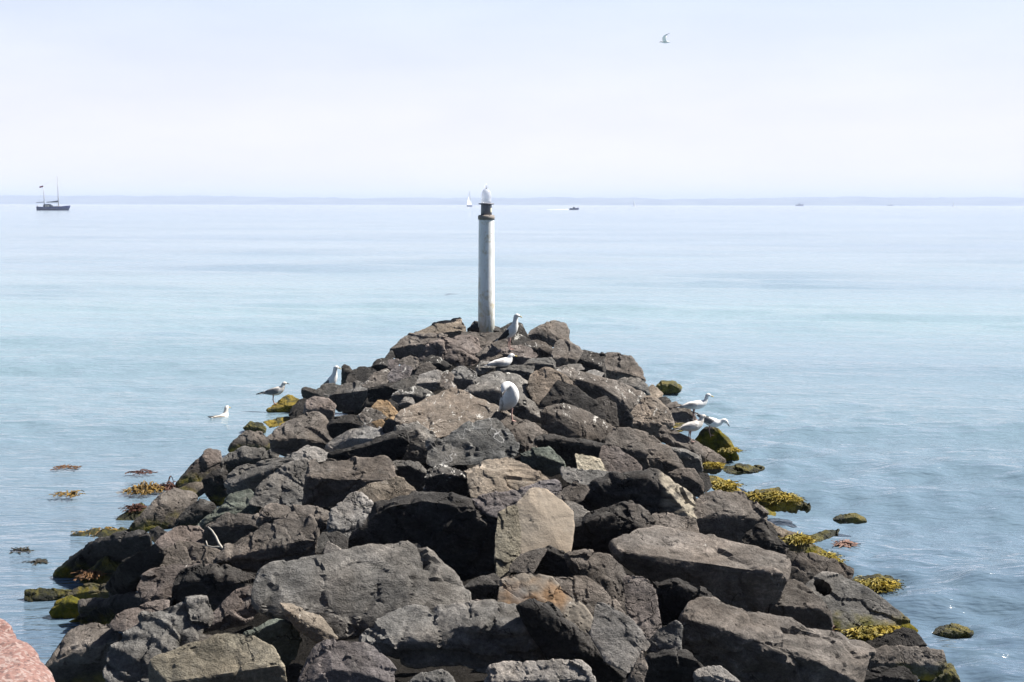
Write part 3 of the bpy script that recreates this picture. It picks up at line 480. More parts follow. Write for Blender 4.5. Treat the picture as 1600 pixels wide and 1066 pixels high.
# ---------------------------------------------------------------- rock materials
PAL = {'dk': (.060, .057, .054), 'gy': (.125, .121, .114), 'pg': (.20, .193, .183), 'br': (.117, .105, .094), 'tn': (.178, .154, .126), 'pk': (.140, .122, .113),
       'ol': (.155, .142, .112), 'gn': (.085, .095, .082), 'lv': (.150, .138, .138), 'bg': (.195, .170, .138), 'cr': (.36, .335, .27), 'st': (.155, .137, .115), 'sp': (.195, .186, .176),
       'ts': (.172, .148, .124), 'vn': (.112, .112, .108), 'wh': (.125, .12, .112), 'og': (.19, .138, .085), 'wd': (.07, .075, .03), 'oc': (.24, .165, .025)}
def rock_mat(name, white=.0, weed=False, stain=False, veins=False, smooth=False, streak=False, weedtop=.27):
    m, nt = mat(name); n = N(nt)
    tc = n('ShaderNodeTexCoord'); co = tc.outputs['Object']; geo = n('ShaderNodeNewGeometry'); oi = n('ShaderNodeObjectInfo')
    off = n('ShaderNodeVectorMath', {0: co, 1: n('ShaderNodeVectorMath', {0: oi.outputs['Random'], 1: (57, 31, 83)}, operation='MULTIPLY').outputs[0]}, operation='ADD').outputs[0]
    lay = n('ShaderNodeMapping', {'Vector': off, 'Rotation': (.4, .5, .2), 'Scale': (1.2, 1.2, 2.6)}).outputs[0]
    base = oi.outputs['Color']
    a = n.noise(off, 2.6, 6, .62, .4); b = n.noise(lay, 5.5, 6, .7, .3); c = n.noise(off, 34, 5, .75); d = n.noise(off, 120, 3, .7)
    v = n.math('ADD', n.math('MULTIPLY', a, 1.1), n.math('ADD', n.math('MULTIPLY', b, .9), n.math('MULTIPLY', c, .9)))   # about 1.45 on average
    k = n.ramp(n.math('DIVIDE', v, 2.9), [(.33, .20), (.44, .68), (.54, 1.15), (.66, 2.5)]) if not smooth else n.ramp(n.math('DIVIDE', v, 2.9), [(.3, .78), (.5, .98), (.7, 1.2)])
    col = n.mix(1.0, base, k, 'MULTIPLY')
    # slow warm / cool drift, speckle grains
    col = n.mix(n.ramp(n.noise(off, 1.7, 3, .5), [(.4, 0.0), (.7, .4)]), col, n.mix(1.0, col, (1.14, .98, .84), 'MULTIPLY'))
    col = n.mix(n.ramp(d, [(.58, 0.0), (.72, .55 if not smooth else .2)]), col, n.mix(1.0, col, (2.1, 2.0, 1.95), 'MULTIPLY'))
    col = n.mix(n.ramp(d, [(.26, .6), (.40, 0.0)]), col, n.mix(1.0, col, (.4, .4, .4), 'MULTIPLY'))
    # worn, chipped edges are paler
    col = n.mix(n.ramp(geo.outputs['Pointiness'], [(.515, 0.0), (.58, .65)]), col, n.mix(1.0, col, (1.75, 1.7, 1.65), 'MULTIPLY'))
    # pale crust of lichen on upward faces
    nz = n('ShaderNodeSeparateXYZ', {0: geo.outputs['True Normal']}).outputs[2]
    up = n.ramp(nz, [(.15, 0.0), (.7, 1.0)])
    li = n.ramp(n.noise(off, 7.5, 6, .72), [(.56, 0.0), (.66, .6)])
    col = n.mix(n.math('MULTIPLY', li, up), col, n.mix(.5, col, (.27, .255, .23)))
    # bird droppings
    wn = n.noise(n('ShaderNodeMapping', {'Vector': off, 'Scale': (1.6, .8, .8)}).outputs[0], 6.5, 4, .8, .6)
    wf = n.math('MULTIPLY', n.ramp(wn, [(.70 - white, 0.0), (.725 - white, 1.0)]), n.ramp(nz, [(.35, 0.0), (.7, .8)]))
    col = n.mix(wf, col, (.62, .60, .55))
    if stain:
        col = n.mix(n.ramp(n.noise(off, 2.2, 3, .5), [(.52, 0.0), (.60, .75)]), col, (.20, .115, .055))
        col = n.mix(n.ramp(n.noise(off, 1.7, 2, .4, 1), [(.54, 0.0), (.64, .7)]), col, (.14, .165, .18))
    if streak:
        ox = n('ShaderNodeSeparateXYZ', {0: co}).outputs[0]
        lay2 = n('ShaderNodeMapping', {'Vector': co, 'Rotation': (0, R(-38), 0), 'Scale': (1.0, 2.0, 9.0)}).outputs[0]
        col = n.mix(n.math('MULTIPLY', n.ramp(n.math('ADD', ox, n.math('MULTIPLY', a, .2)), [(.30, 0.0), (.36, 1.0)]), n.ramp(n.noise(lay2, 2.0, 5, .65), [(.40, .15), (.55, .95)])), col, (.34, .30, .235))
    if veins:
        vv = n('ShaderNodeTexVoronoi', {'Vector': n('ShaderNodeVectorMath', {0: off, 1: n.noise(off, 3, 3, .6, 0, 1)}, operation='ADD').outputs[0], 'Scale': 1.6}, feature='DISTANCE_TO_EDGE').outputs[0]
        col = n.mix(n.math('MULTIPLY', n.ramp(vv, [(.004, .8), (.022, 0.0)]), n.ramp(n.noise(off, 2.3), [(.45, 0.0), (.6, 1.0)])), col, (.55, .54, .52))
    # tide line: wet dark stone, then weed
    z = n('ShaderNodeSeparateXYZ', {0: geo.outputs['Position']}).outputs[2]
    zz = n.math('ADD', z, n.math('MULTIPLY', n.math('SUBTRACT', n.noise(off, 2.4, 5, .65), .5), .5))
    wet = n.ramp(zz, [(.2, 1.0), (.34, 0.0)])
    col = n.mix(wet, col, n.mix(1.0, col, (.42, .42, .42), 'MULTIPLY'))
    g = n.ramp(n.noise(off, 6, 5, .7), [(.3, (.02, .026, .008)), (.5, (.12, .11, .013)), (.64, (.26, .19, .02)), (.78, (.09, .055, .015))])
    if weed:
        wm = n.math('MULTIPLY', n.ramp(zz, [(weedtop, 1.0), (weedtop + .12, 0.0)]), n.ramp(n.noise(off, 3.1, 5, .7), [(.34, .35), (.48, 1.0)]))
    else:
        wm = n.math('MULTIPLY', n.ramp(zz, [(.07, 1.0), (.2, 0.0)]), n.ramp(n.noise(off, 3.1, 5, .7), [(.4, 0.0), (.55, .9)]))
    col = n.mix(wm, col, g)
    crack = n('ShaderNodeTexVoronoi', {'Vector': n('ShaderNodeVectorMath', {0: lay, 1: n.noise(off, 2.5, 4, .6, 0, 1)}, operation='ADD').outputs[0], 'Scale': 1.5}, feature='DISTANCE_TO_EDGE').outputs[0]
    cf = n.math('MULTIPLY', n.ramp(crack, [(.0, 1.0), (.02, 0.0)]), n.ramp(n.noise(off, 1.9), [(.5, 0.0), (.6, .85)]))
    col = n.mix(cf, col, n.mix(1.0, col, (.25, .25, .25), 'MULTIPLY'))
    h = n.math('ADD', n.math('MULTIPLY', b, 1.0), n.math('MULTIPLY', c, .45))
    h = n.math('SUBTRACT', h, n.math('MULTIPLY', cf, .6))
    q = .35 if smooth else 1.0
    nb = n.bump(h, .75 * q, .075); nb = n.bump(n.noise(off, 75, 4, .75), .6 * q, .012, nb)
    rough = n.mix(wet, (.9, .9, .9), (.35, .35, .35))
    bs = n('ShaderNodeBsdfPrincipled', {'Base Color': col, 'Roughness': rough, 'Normal': nb, 'Specular IOR Level': .12})
    n.out(bs.outputs[0]); return m
def weed_mat(name, ochre):
    m, nt = mat(name); n = N(nt)
    co = n('ShaderNodeTexCoord').outputs['Object']; geo = n('ShaderNodeNewGeometry'); oi = n('ShaderNodeObjectInfo')
    off = n('ShaderNodeVectorMath', {0: co, 1: n('ShaderNodeVectorMath', {0: oi.outputs['Random'], 1: (57, 31, 83)}, operation='MULTIPLY').outputs[0]}, operation='ADD').outputs[0]
    f = n.noise(off, 5, 6, .72, .5)
    st = [(.28, (.03, .028, .012)), (.42, (.055, .052, .010)), (.52, (.25, .18, .014)), (.66, (.34, .24, .022)), (.8, (.15, .10, .015))] if ochre else \
         [(.25, (.014, .016, .008)), (.44, (.025, .027, .008)), (.55, (.12, .105, .016)), (.68, (.21, .16, .026)), (.82, (.06, .035, .018))]
    col = n.ramp(f, st)
    col = n.mix(n.ramp(n.noise(off, 60, 3, .7), [(.35, .6), (.6, 0.0)]), col, n.mix(1.0, col, (.35, .35, .3), 'MULTIPLY'))
    z = n('ShaderNodeSeparateXYZ', {0: geo.outputs['Position']}).outputs[2]
    wet = n.ramp(n.math('ADD', z, n.math('MULTIPLY', n.math('SUBTRACT', f, .5), .2)), [(.01, 1.0), (.09, 0.0)])
    col = n.mix(wet, col, n.mix(1.0, col, (.4, .42, .35), 'MULTIPLY'))
    nb = n.bump(n.noise(off, 22, 6, .75), 1.0, .05)
    bs = n('ShaderNodeBsdfPrincipled', {'Base Color': col, 'Roughness': .55, 'Normal': nb, 'Specular IOR Level': .35})
    n.out(bs.outputs[0]); return m
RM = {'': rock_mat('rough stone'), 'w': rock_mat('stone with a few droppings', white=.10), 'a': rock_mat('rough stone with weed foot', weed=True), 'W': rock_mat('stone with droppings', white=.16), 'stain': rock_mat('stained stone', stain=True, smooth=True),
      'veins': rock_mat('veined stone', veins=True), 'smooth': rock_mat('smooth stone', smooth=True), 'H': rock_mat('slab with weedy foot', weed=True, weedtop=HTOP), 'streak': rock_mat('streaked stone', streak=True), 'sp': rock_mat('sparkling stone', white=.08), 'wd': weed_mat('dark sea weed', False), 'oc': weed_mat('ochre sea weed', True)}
# ---------------------------------------------------------------- boulders
def pts(s): return [tuple(float(v) for v in p.split(',')) for p in s.split(';')] if s and s != '-' else []
def hull_obj(name, P3, size, mpp, rng, rough=1.0, layered=False, maxv=2600, hole=None, fine=1.0):
    c = sum(P3, Vector()) / len(P3)
    bm = bmesh.new()
    for p in P3: bm.verts.new(p - c)
    r = bmesh.ops.convex_hull(bm, input=bm.verts)
    bmesh.ops.delete(bm, geom=list({e for e in r['geom_interior'] + r['geom_unused'] if isinstance(e, bmesh.types.BMVert) and e.is_valid}), context='VERTS')
    bmesh.ops.dissolve_limit(bm, angle_limit=R(6), verts=bm.verts, edges=bm.edges)
    # knock off some corners
    for k in range(14):
        vs = [v for v in bm.verts]
        if not vs: break
        v = rng.choice(vs); nrm = (v.co.normalized() + Vector((rng.uniform(-.5, .5), rng.uniform(-.5, .5), rng.uniform(-.5, .5)))).normalized()
        mx = max(u.co.dot(nrm) for u in bm.verts)
        g = bm.verts[:] + bm.edges[:] + bm.faces[:]
        res = bmesh.ops.bisect_plane(bm, geom=g, plane_co=nrm * (mx - rng.uniform(.004, .024) * size), plane_no=nrm, clear_outer=True)
        ed = [e for e in res['geom_cut'] if isinstance(e, bmesh.types.BMEdge)]
        if ed: bmesh.ops.contextual_create(bm, geom=ed)
    bmesh.ops.triangulate(bm, faces=bm.faces[:])
    L = max(size / 44, mpp * 2.4)
    for it in range(9):
        es = [e for e in bm.edges if e.calc_length() > L * 1.35]
        if not es or len(bm.verts) > maxv: break
        bmesh.ops.subdivide_edges(bm, edges=es, cuts=1, use_grid_fill=False)
        bmesh.ops.triangulate(bm, faces=[f for f in bm.faces if len(f.verts) > 3])
    for it in range(2): bmesh.ops.smooth_vert(bm, verts=bm.verts[:], factor=.4, use_axis_x=True, use_axis_y=True, use_axis_z=True)
    bm.normal_update()
    sd = Vector((rng.uniform(0, 99), rng.uniform(0, 99), rng.uniform(0, 99)))
    ax = Vector((rng.uniform(-.35, .35), rng.uniform(-.35, .35), 1)).normalized()
    amp = size * .055 * rough ** .8; mv = []
    for v in bm.verts:
        p = v.co / size
        d = .3 * noise.noise(p * 2.1 + sd)
        for fr_, k_ in ((1.9, 1.6), (4.8, .75)):                              # fractured facets: every cell has its own plane
            q = p * fr_ + sd * .7; q = q + Vector((noise.noise(q * 1.7), noise.noise(q * 1.7 + Vector((9, 0, 0))), noise.noise(q * 1.7 + Vector((0, 9, 0))))) * .22
            cell = noise.voronoi(q); f_ = cell[1][0]
            hv = noise.cell_vector(f_ * 7.31 + Vector((.5, .5, .5))) - Vector((.5, .5, .5))
            d += k_ * hv.dot(q - f_) - .10 * k_ * max(0, .16 - (cell[0][1] - cell[0][0])) / .16
        d -= .20 * (1 - abs(noise.noise(p * 5.0 + sd * 2))) - .13
        d += .13 * noise.noise(p * 10 + sd) + .10 * noise.noise(p * 22 + sd) + .07 * noise.noise(p * 45 + sd)
        if layered:
            s_ = (p.dot(ax) * 6 + 1.1 * noise.noise(p * 2 + sd)) % 1.0
            d += .55 * (min(s_ * 3, (1 - s_) * 1.2, .8) - .4)
        mv.append((d + .12) * amp)
    for v, d in zip(bm.verts, mv): v.co += v.normal * d
    if hole:
        for v in bm.verts:
            q = v.co + c; e = hole(q)
            if e is not None: v.co += e
    me = bpy.data.meshes.new(name); bm.to_mesh(me); bm.free()
    me.polygons.foreach_set('use_smooth', [True] * len(me.polygons))
    me.set_sharp_from_angle(angle=R(32))
    me.update(); return me, c
NROCK = 0; LAB = set(); ROCKOBJ = []
GROUPNAME = 'boulders heaped along the breakwater'
def rock(line):
    global NROCK
    ck, opt, out, rid, label = [s.strip() for s in line.split('|')]
    NROCK += 1; rng = random.Random(NROCK * 7 + 3)
    op = {}
    for t in opt.split():
        if len(t) > 1 and t[0] in 'toyn': op[t[0]] = float(t[1:])
        else: op[t] = 1
    O = pts(out); I = pts(rid)
    gx = sum(p[0] for p in O) / len(O); gy = sum(p[1] for p in O) / len(O)
    O = [(gx + (x - gx) * 1.05, gy + (y - gy) * 1.05) for x, y in O]
    xs = [p[0] for p in O]; ys = [p[1] for p in O]; x0, x1, y0, y1 = min(xs), max(xs), min(ys), max(ys)
    cx, cy = (x0 + x1) / 2, (y0 + y1) / 2; w_, h_ = x1 - x0, y1 - y0
    if rid == '-': I = [(x0, y0 - 1), (x1, y0 - 1)]
    front = rid == '-'
    ry = sum(p[1] for p in I) / len(I) if (I and not front) else (y1 - .25 * h_)
    D = surf_depth(cx, min(ry, 1060))
    D = min(D, CAMH / max(.02, -ray(cx, y1 - .06 * h_).z)) if y1 < 1066 else D
    mpp = D / F; size = max(.5 * (w_ + h_), .7 * max(w_, h_)) * mpp
    alpha = math.atan((ry - 319) / F)
    t = op.get('t', 22 if I else 40); ga = min(R(75), alpha + R(t)); ktop = min(2.6, 1 / math.tan(ga))
    o_ = op.get('o', .22); yw = op.get('y', 0.0)
    Is = sorted(I)
    def ridge_y(x):
        if not Is: return y1
        if x <= Is[0][0]: return Is[0][1]
        for a, b in zip(Is, Is[1:]):
            if x <= b[0]: return a[1] + (b[1] - a[1]) * (x - a[0]) / max(1e-6, b[0] - a[0])
        return Is[-1][1]
    def depth(x, y):
        dy = ridge_y(x) - y
        d = D + (x - cx) * mpp * yw
        return d + (dy * mpp * ktop if dy > 0 else -dy * mpp * o_)
    P = []
    for (x, y) in O: P.append(at(x, y, depth(x, y)))
    if not front:
        for (x, y) in I: P.append(at(x, y, depth(x, y) - .02 * size))
    else:
        for k in range(2): P.append(at(cx + rng.uniform(-.25, .25) * w_, cy + rng.uniform(-.25, .25) * h_, D - .06 * size + (0) * yw))
    if not I:
        for k in range(3):
            x = cx + rng.uniform(-.28, .28) * w_; y = cy + rng.uniform(-.28, .28) * h_
            P.append(at(x, y, depth(x, y) - rng.uniform(.03, .07) * size))
    if 'R' in op:
        for (x, y, q) in ((632, 908, .10), (642, 955, .12), (612, 868, .05)): P.append(at(x, y, depth(x, y) - q))
    # the far, hidden side gives the stone its thickness
    dm = max((p - CO).dot(FWD) for p in P)
    bd = max(D + .35 * size, min(dm, D + 1.1 * size)) + .12 * size
    cyb = cy + .18 * h_
    for (x, y) in O[::2] if len(O) > 9 else O:
        P.append(at(cx + (x - cx) * .72, cyb + (y - cyb) * .6, bd))
    hole = None
    if 'H' in op:
        hc = at(1286, 918, depth(1286, 918))
        def hole(q):
            v = q - CO; d = v.dot(FWD); u = Vector((v.dot(C3.col[0]), v.dot(C3.col[1]))) / d * F
            ex = (u.x + 800 - 1286); ey = (533 - u.y - 918); ca, sa = math.cos(R(38)), math.sin(R(38))
            a = (ex * ca + ey * sa) / 15; b = (-ex * sa + ey * ca) / 9
            if a * a + b * b < 1 and d < D + .5: return FWD * .22 + Vector((0, 0, -.16))
            return None
    if 'H' in op: print('HZ', [round(p.z, 2) for p in P[:len(O)]])
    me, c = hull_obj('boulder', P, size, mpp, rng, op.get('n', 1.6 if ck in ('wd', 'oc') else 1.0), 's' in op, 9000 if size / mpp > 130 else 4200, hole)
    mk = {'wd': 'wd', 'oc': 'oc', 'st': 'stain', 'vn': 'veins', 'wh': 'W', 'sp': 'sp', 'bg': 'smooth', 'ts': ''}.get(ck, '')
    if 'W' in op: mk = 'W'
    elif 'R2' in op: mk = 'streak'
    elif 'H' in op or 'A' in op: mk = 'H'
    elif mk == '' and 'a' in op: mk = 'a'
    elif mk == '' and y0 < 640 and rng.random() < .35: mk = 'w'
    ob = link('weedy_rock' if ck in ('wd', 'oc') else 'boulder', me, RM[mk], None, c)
    q = PAL[ck]; f = rng.uniform(.82, 1.3)
    f *= 1.02 if ck != 'dk' else .78; ob.color = (q[0] * f, q[1] * f, q[2] * f, 1)
    tag(ob, label, 'rock' if ck in ('wd', 'oc') else 'boulder', GROUPNAME)
    if label in LAB: print('DUPLICATE LABEL', label)
    LAB.add(label)
    nw = len(label.split())
    if nw > 16 or nw < 4: print('LABEL LENGTH', nw, label)
    ROCKOBJ.append(ob)
for ln in ROCKS.strip().splitlines(): rock(ln)
# pink granite rock beside the photographer's standing place
def pink():
    rng = random.Random(5); D = 5.2
    P = [at(x, y, d) for x, y, d in ((-10, 962, 5.6), (20, 985, 5.4), (50, 1018, 5.2), (75, 1048, 5.1), (100, 1090, 5.0), (60, 1150, 4.8), (-120, 1150, 4.9), (-180, 980, 5.4), (-60, 940, 5.7),
                                     (40, 1120, 4.5), (-60, 1060, 4.8))]
    P += [p + Vector((-.1, .25, -.55)) for p in P] + [Vector((-2.5, 5.3, 1.0)), Vector((-2.2, 4.8, 1.0)), Vector((-3.1, 5.2, 1.0))]
    me, c = hull_obj('granite_boulder', P, .9, .0026, rng, .7, False, 6000)
    m, nt = mat('pink granite'); n = N(nt); co = n('ShaderNodeTexCoord').outputs['Object']
    a = n.noise(co, 5, 5, .6); b = n.noise(co, 38, 4, .7); g = n.noise(co, 90, 3, .7)
    col = n.mix(n.ramp(a, [(.35, 0.0), (.65, 1.0)]), (.27, .135, .11), (.36, .21, .175))
    col = n.mix(n.ramp(b, [(.55, 0.0), (.7, .7)]), col, (.45, .32, .28)); col = n.mix(n.ramp(g, [(.3, .7), (.42, 0.0)]), col, (.30, .17, .14))
    cr = n('ShaderNodeTexVoronoi', {'Vector': co, 'Scale': 75}).outputs['Color']
    cg = n('ShaderNodeSeparateColor', {0: cr}).outputs[0]
    col = n.mix(n.ramp(cg, [(.70, 0.0), (.74, .6)]), col, (.50, .40, .36)); col = n.mix(n.ramp(cg, [(.12, .7), (.16, 0.0)]), col, (.16, .10, .09))
    col = n.mix(n.ramp(n.noise(co, 3.1, 3, .5), [(.66, 0.0), (.70, .8)]), col, (.30, .11, .04))
    n.out(n('ShaderNodeBsdfPrincipled', {'Base Color': col, 'Roughness': .8, 'Normal': n.bump(n.noise(co, 16, 7, .75), 1.0, .04)}).outputs[0])
    ob = link('granite_boulder', me, m, None, c); tag(ob, 'pink granite rock close by in the bottom left corner', 'boulder')
pink()
def filler():
    rng = random.Random(77); k = 0
    while k < 80:
        l = rng.choice((-1, 1)) * rng.uniform(1.2, 4.1); y = 7.6 + 23 * rng.random() ** 1.3; x = l - .02 * y
        sz = rng.uniform(.45, .85); z = max(prof(x, y), -.1) - .38 - sz * .25
        P = []
        for i in range(16):
            v = Vector((rng.gauss(0, 1), rng.gauss(0, 1), rng.gauss(0, 1))).normalized()
            P.append(Vector((x, y, z)) + Vector((v.x * sz * .6, v.y * sz * .6, v.z * sz * .42)))
        me, c = hull_obj('boulder', P, sz, y / F * 1.6, rng, 1.0, False, 900)
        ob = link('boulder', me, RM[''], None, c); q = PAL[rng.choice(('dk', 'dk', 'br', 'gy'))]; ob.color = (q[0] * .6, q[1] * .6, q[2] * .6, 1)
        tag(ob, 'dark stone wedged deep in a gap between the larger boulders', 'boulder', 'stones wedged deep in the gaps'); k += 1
filler()
print('ROCKS', NROCK)
# ---------------------------------------------------------------- helpers that find the surface under a point
bpy.context.view_layer.update()
DG = bpy.context.evaluated_depsgraph_get()
def hit(x, y, fallback=None):
    r = ray(x, y).normalized()
    ok, loc, nrm, idx, ob, mx = SC.ray_cast(DG, CO + r * .5, r, distance=200)
    if ok and ob.name.split('.')[0] not in ('haze',): return loc, nrm, ob
    return (at(x, y, fallback or surf_depth(x, y)), Vector((0, 0, 1)), None)
# ---------------------------------------------------------------- light pole
def beacon():
    base, nr, ob = hit(760, 527)
    d = surf_depth(760, 522) + 1.1; k = d / F
    zz = lambda y: at(760, y, d).z
    p0 = at(760, 510, d); z0 = zz(514) - .75
    root = empty('light_pole', (p0.x, p0.y, z0)); tag(root, 'white round harbour light pole with a rusty collar and glass lantern on the outer end', 'light pole')
    m, nt = mat('weathered white paint'); n = N(nt)
    co = n('ShaderNodeTexCoord').outputs['Object']; z = n('ShaderNodeSeparateXYZ', {0: co}).outputs[2]
    str_ = n('ShaderNodeMapping', {'Vector': co, 'Scale': (6, 6, 1.4)}).outputs[0]
    f = n.noise(str_, 1.6, 6, .7)
    c = n.mix(n.ramp(f, [(.50, 0.0), (.66, .6)]), (.80, .81, .80), (.50, .50, .43))
    lowz = n.ramp(n.math('ADD', n.math('DIVIDE', z, 3.4), n.math('MULTIPLY', n.noise(co, 3, 5, .7), .35)), [(.35, 1.0), (.75, 0.0)])
    c = n.mix(n.math('MULTIPLY', lowz, n.ramp(n.noise(str_, 3.0, 6, .75), [(.40, .1), (.62, .9)])), c, (.36, .34, .22))
    c = n.mix(n.ramp(n.noise(co, 4.5, 6, .75), [(.52, 0.0), (.60, .65)]), c, (.46, .39, .24))
    c = n.mix(n.ramp(n.noise(co, 16, 5, .8), [(.66, 0.0), (.72, .8)]), c, (.22, .13, .07))
    n.out(n('ShaderNodeBsdfPrincipled', {'Base Color': c, 'Roughness': .55, 'Normal': n.bump(n.noise(co, 12, 5, .7), .4, .01)}).outputs[0])
    rust = plain('rusty brown paint', (.21, .185, .165), .8, 0, .5, 14); dark = plain('dark lantern metal', (.17, .165, .19), .55, .0, .5, 20)
    lens, nt = mat('clear lantern glass'); n = N(nt); co = n('ShaderNodeTexCoord').outputs['Object']
    gl_ = n('ShaderNodeBsdfPrincipled', {'Base Color': n.mix(n.noise(co, 9, 3), (.55, .56, .6), (.85, .85, .86)), 'Roughness': .15})
    n.out(n('ShaderNodeMixShader', {0: .62, 1: gl_.outputs[0], 2: n('ShaderNodeBsdfTransparent').outputs[0]}).outputs[0])
    L = lambda y: zz(y) - z0
    r = 12.6 * k
    b = MB(); b.lathe([(r * 1.04, 0), (r * 1.02, L(470)), (r * .98, L(420)), (r * .95, L(345)), (r * .95, L(342.5))], 40); b.obj('post', m, root)
    b = MB(); b.lathe([(r * .96, L(343.2)), (r * 1.03, L(343)), (r * 1.03, L(337.5)), (r * .80, L(335.8)), (r * .6, L(335.6))], 40)
    for a in range(6):
        t = a * 1.047; b.lathe([(.012, L(336.9)), (.012, L(336.0))], 8, 0, (r * .9 * math.cos(t), r * .9 * math.sin(t), 0))
    b.obj('collar', rust, root)
    b = MB(); b.lathe([(r * .68, L(336)), (r * .66, L(321)), (r * .66, L(320))], 32); b.obj('lantern_housing', dark, root)
    b = MB(); b.lathe([(r * .5, L(320.2)), (r * .96, L(319.6)), (r * .96, L(317.8)), (r * .5, L(317.4))], 32); b.obj('flange', dark, root)
    b = MB(); b.lathe([(r * .60, L(317.5)), (r * .62, L(314)), (r * .57, L(311)), (r * .62, L(309)), (r * .60, L(304)), (r * .54, L(300)), (r * .38, L(297)), (r * .15, L(295.6)), (.01, L(295.4))], 32)
    b.obj('lens', lens, root)
    b = MB(); b.tube([(0, 0, L(296)), (0, 0, L(287))], [.008, .003], 6)
    for t in range(5): b.tube([(0, 0, L(296)), (.07 * math.cos(t * 1.257), .07 * math.sin(t * 1.257), L(290))], [.004, .002], 5)
    b.obj('bird_spike', plain('pale steel', (.75, .76, .78), .3, .6), root)
    b = MB(); pl = [(r * .672, L(333)), (r * .672, L(325))]
    vs = []; fs = []
    for i in range(7):
        a = R(-38) + R(30) * i / 6
        for rr, z in pl: vs.append((rr * math.cos(a), rr * math.sin(a), z))
    for i in range(6): fs.append((i * 2, i * 2 + 2, i * 2 + 3, i * 2 + 1))
    b.add(vs, fs); b.obj('plate', plain('cream plate', (.62, .58, .40), .6), root)
beacon()
# ---------------------------------------------------------------- gulls
def feather(name, a, b_, scale=18, lo=.4, hi=.62):
    m, nt = mat(name); n = N(nt); co = n('ShaderNodeTexCoord').outputs['Object']
    st = n('ShaderNodeMapping', {'Vector': co, 'Scale': (.5, 1, 1.6)}).outputs[0]
    f = n.ramp(n.noise(st, scale, 4, .6), [(lo, 0.0), (hi, 1.0)])
    n.out(n('ShaderNodeBsdfPrincipled', {'Base Color': n.mix(f, a, b_), 'Roughness': .75, 'Specular IOR Level': .2, 'Normal': n.bump(n.noise(st, 40, 3, .6), .35, .008)}).outputs[0]); return m
FM = {'white': feather('white plumage', (.78, .77, .75), (.68, .67, .65)), 'cream': feather('cream mottled plumage', (.66, .62, .57), (.36, .32, .27), 30, .5, .68),
      'wgrey': feather('grey wing', (.105, .105, .11), (.16, .16, .165)), 'wpale': feather('pale grey wing', (.58, .56, .54), (.33, .31, .29), 22), 'wblack': feather('slate black wing', (.022, .022, .026), (.04, .04, .044)),
      'wbrown': feather('brown mottled wing', (.08, .07, .06), (.24, .21, .17), 34), 'tip': plain('black wing tip', (.03, .03, .032), .6), 'leg': plain('pink leg', (.42, .26, .22), .6), 'bill': plain('yellow bill', (.50, .36, .08), .4), 'dbill': plain('dark bill', (.04, .035, .03), .4), 'eye': plain('dark eye', (.01, .01, .01), .15)}
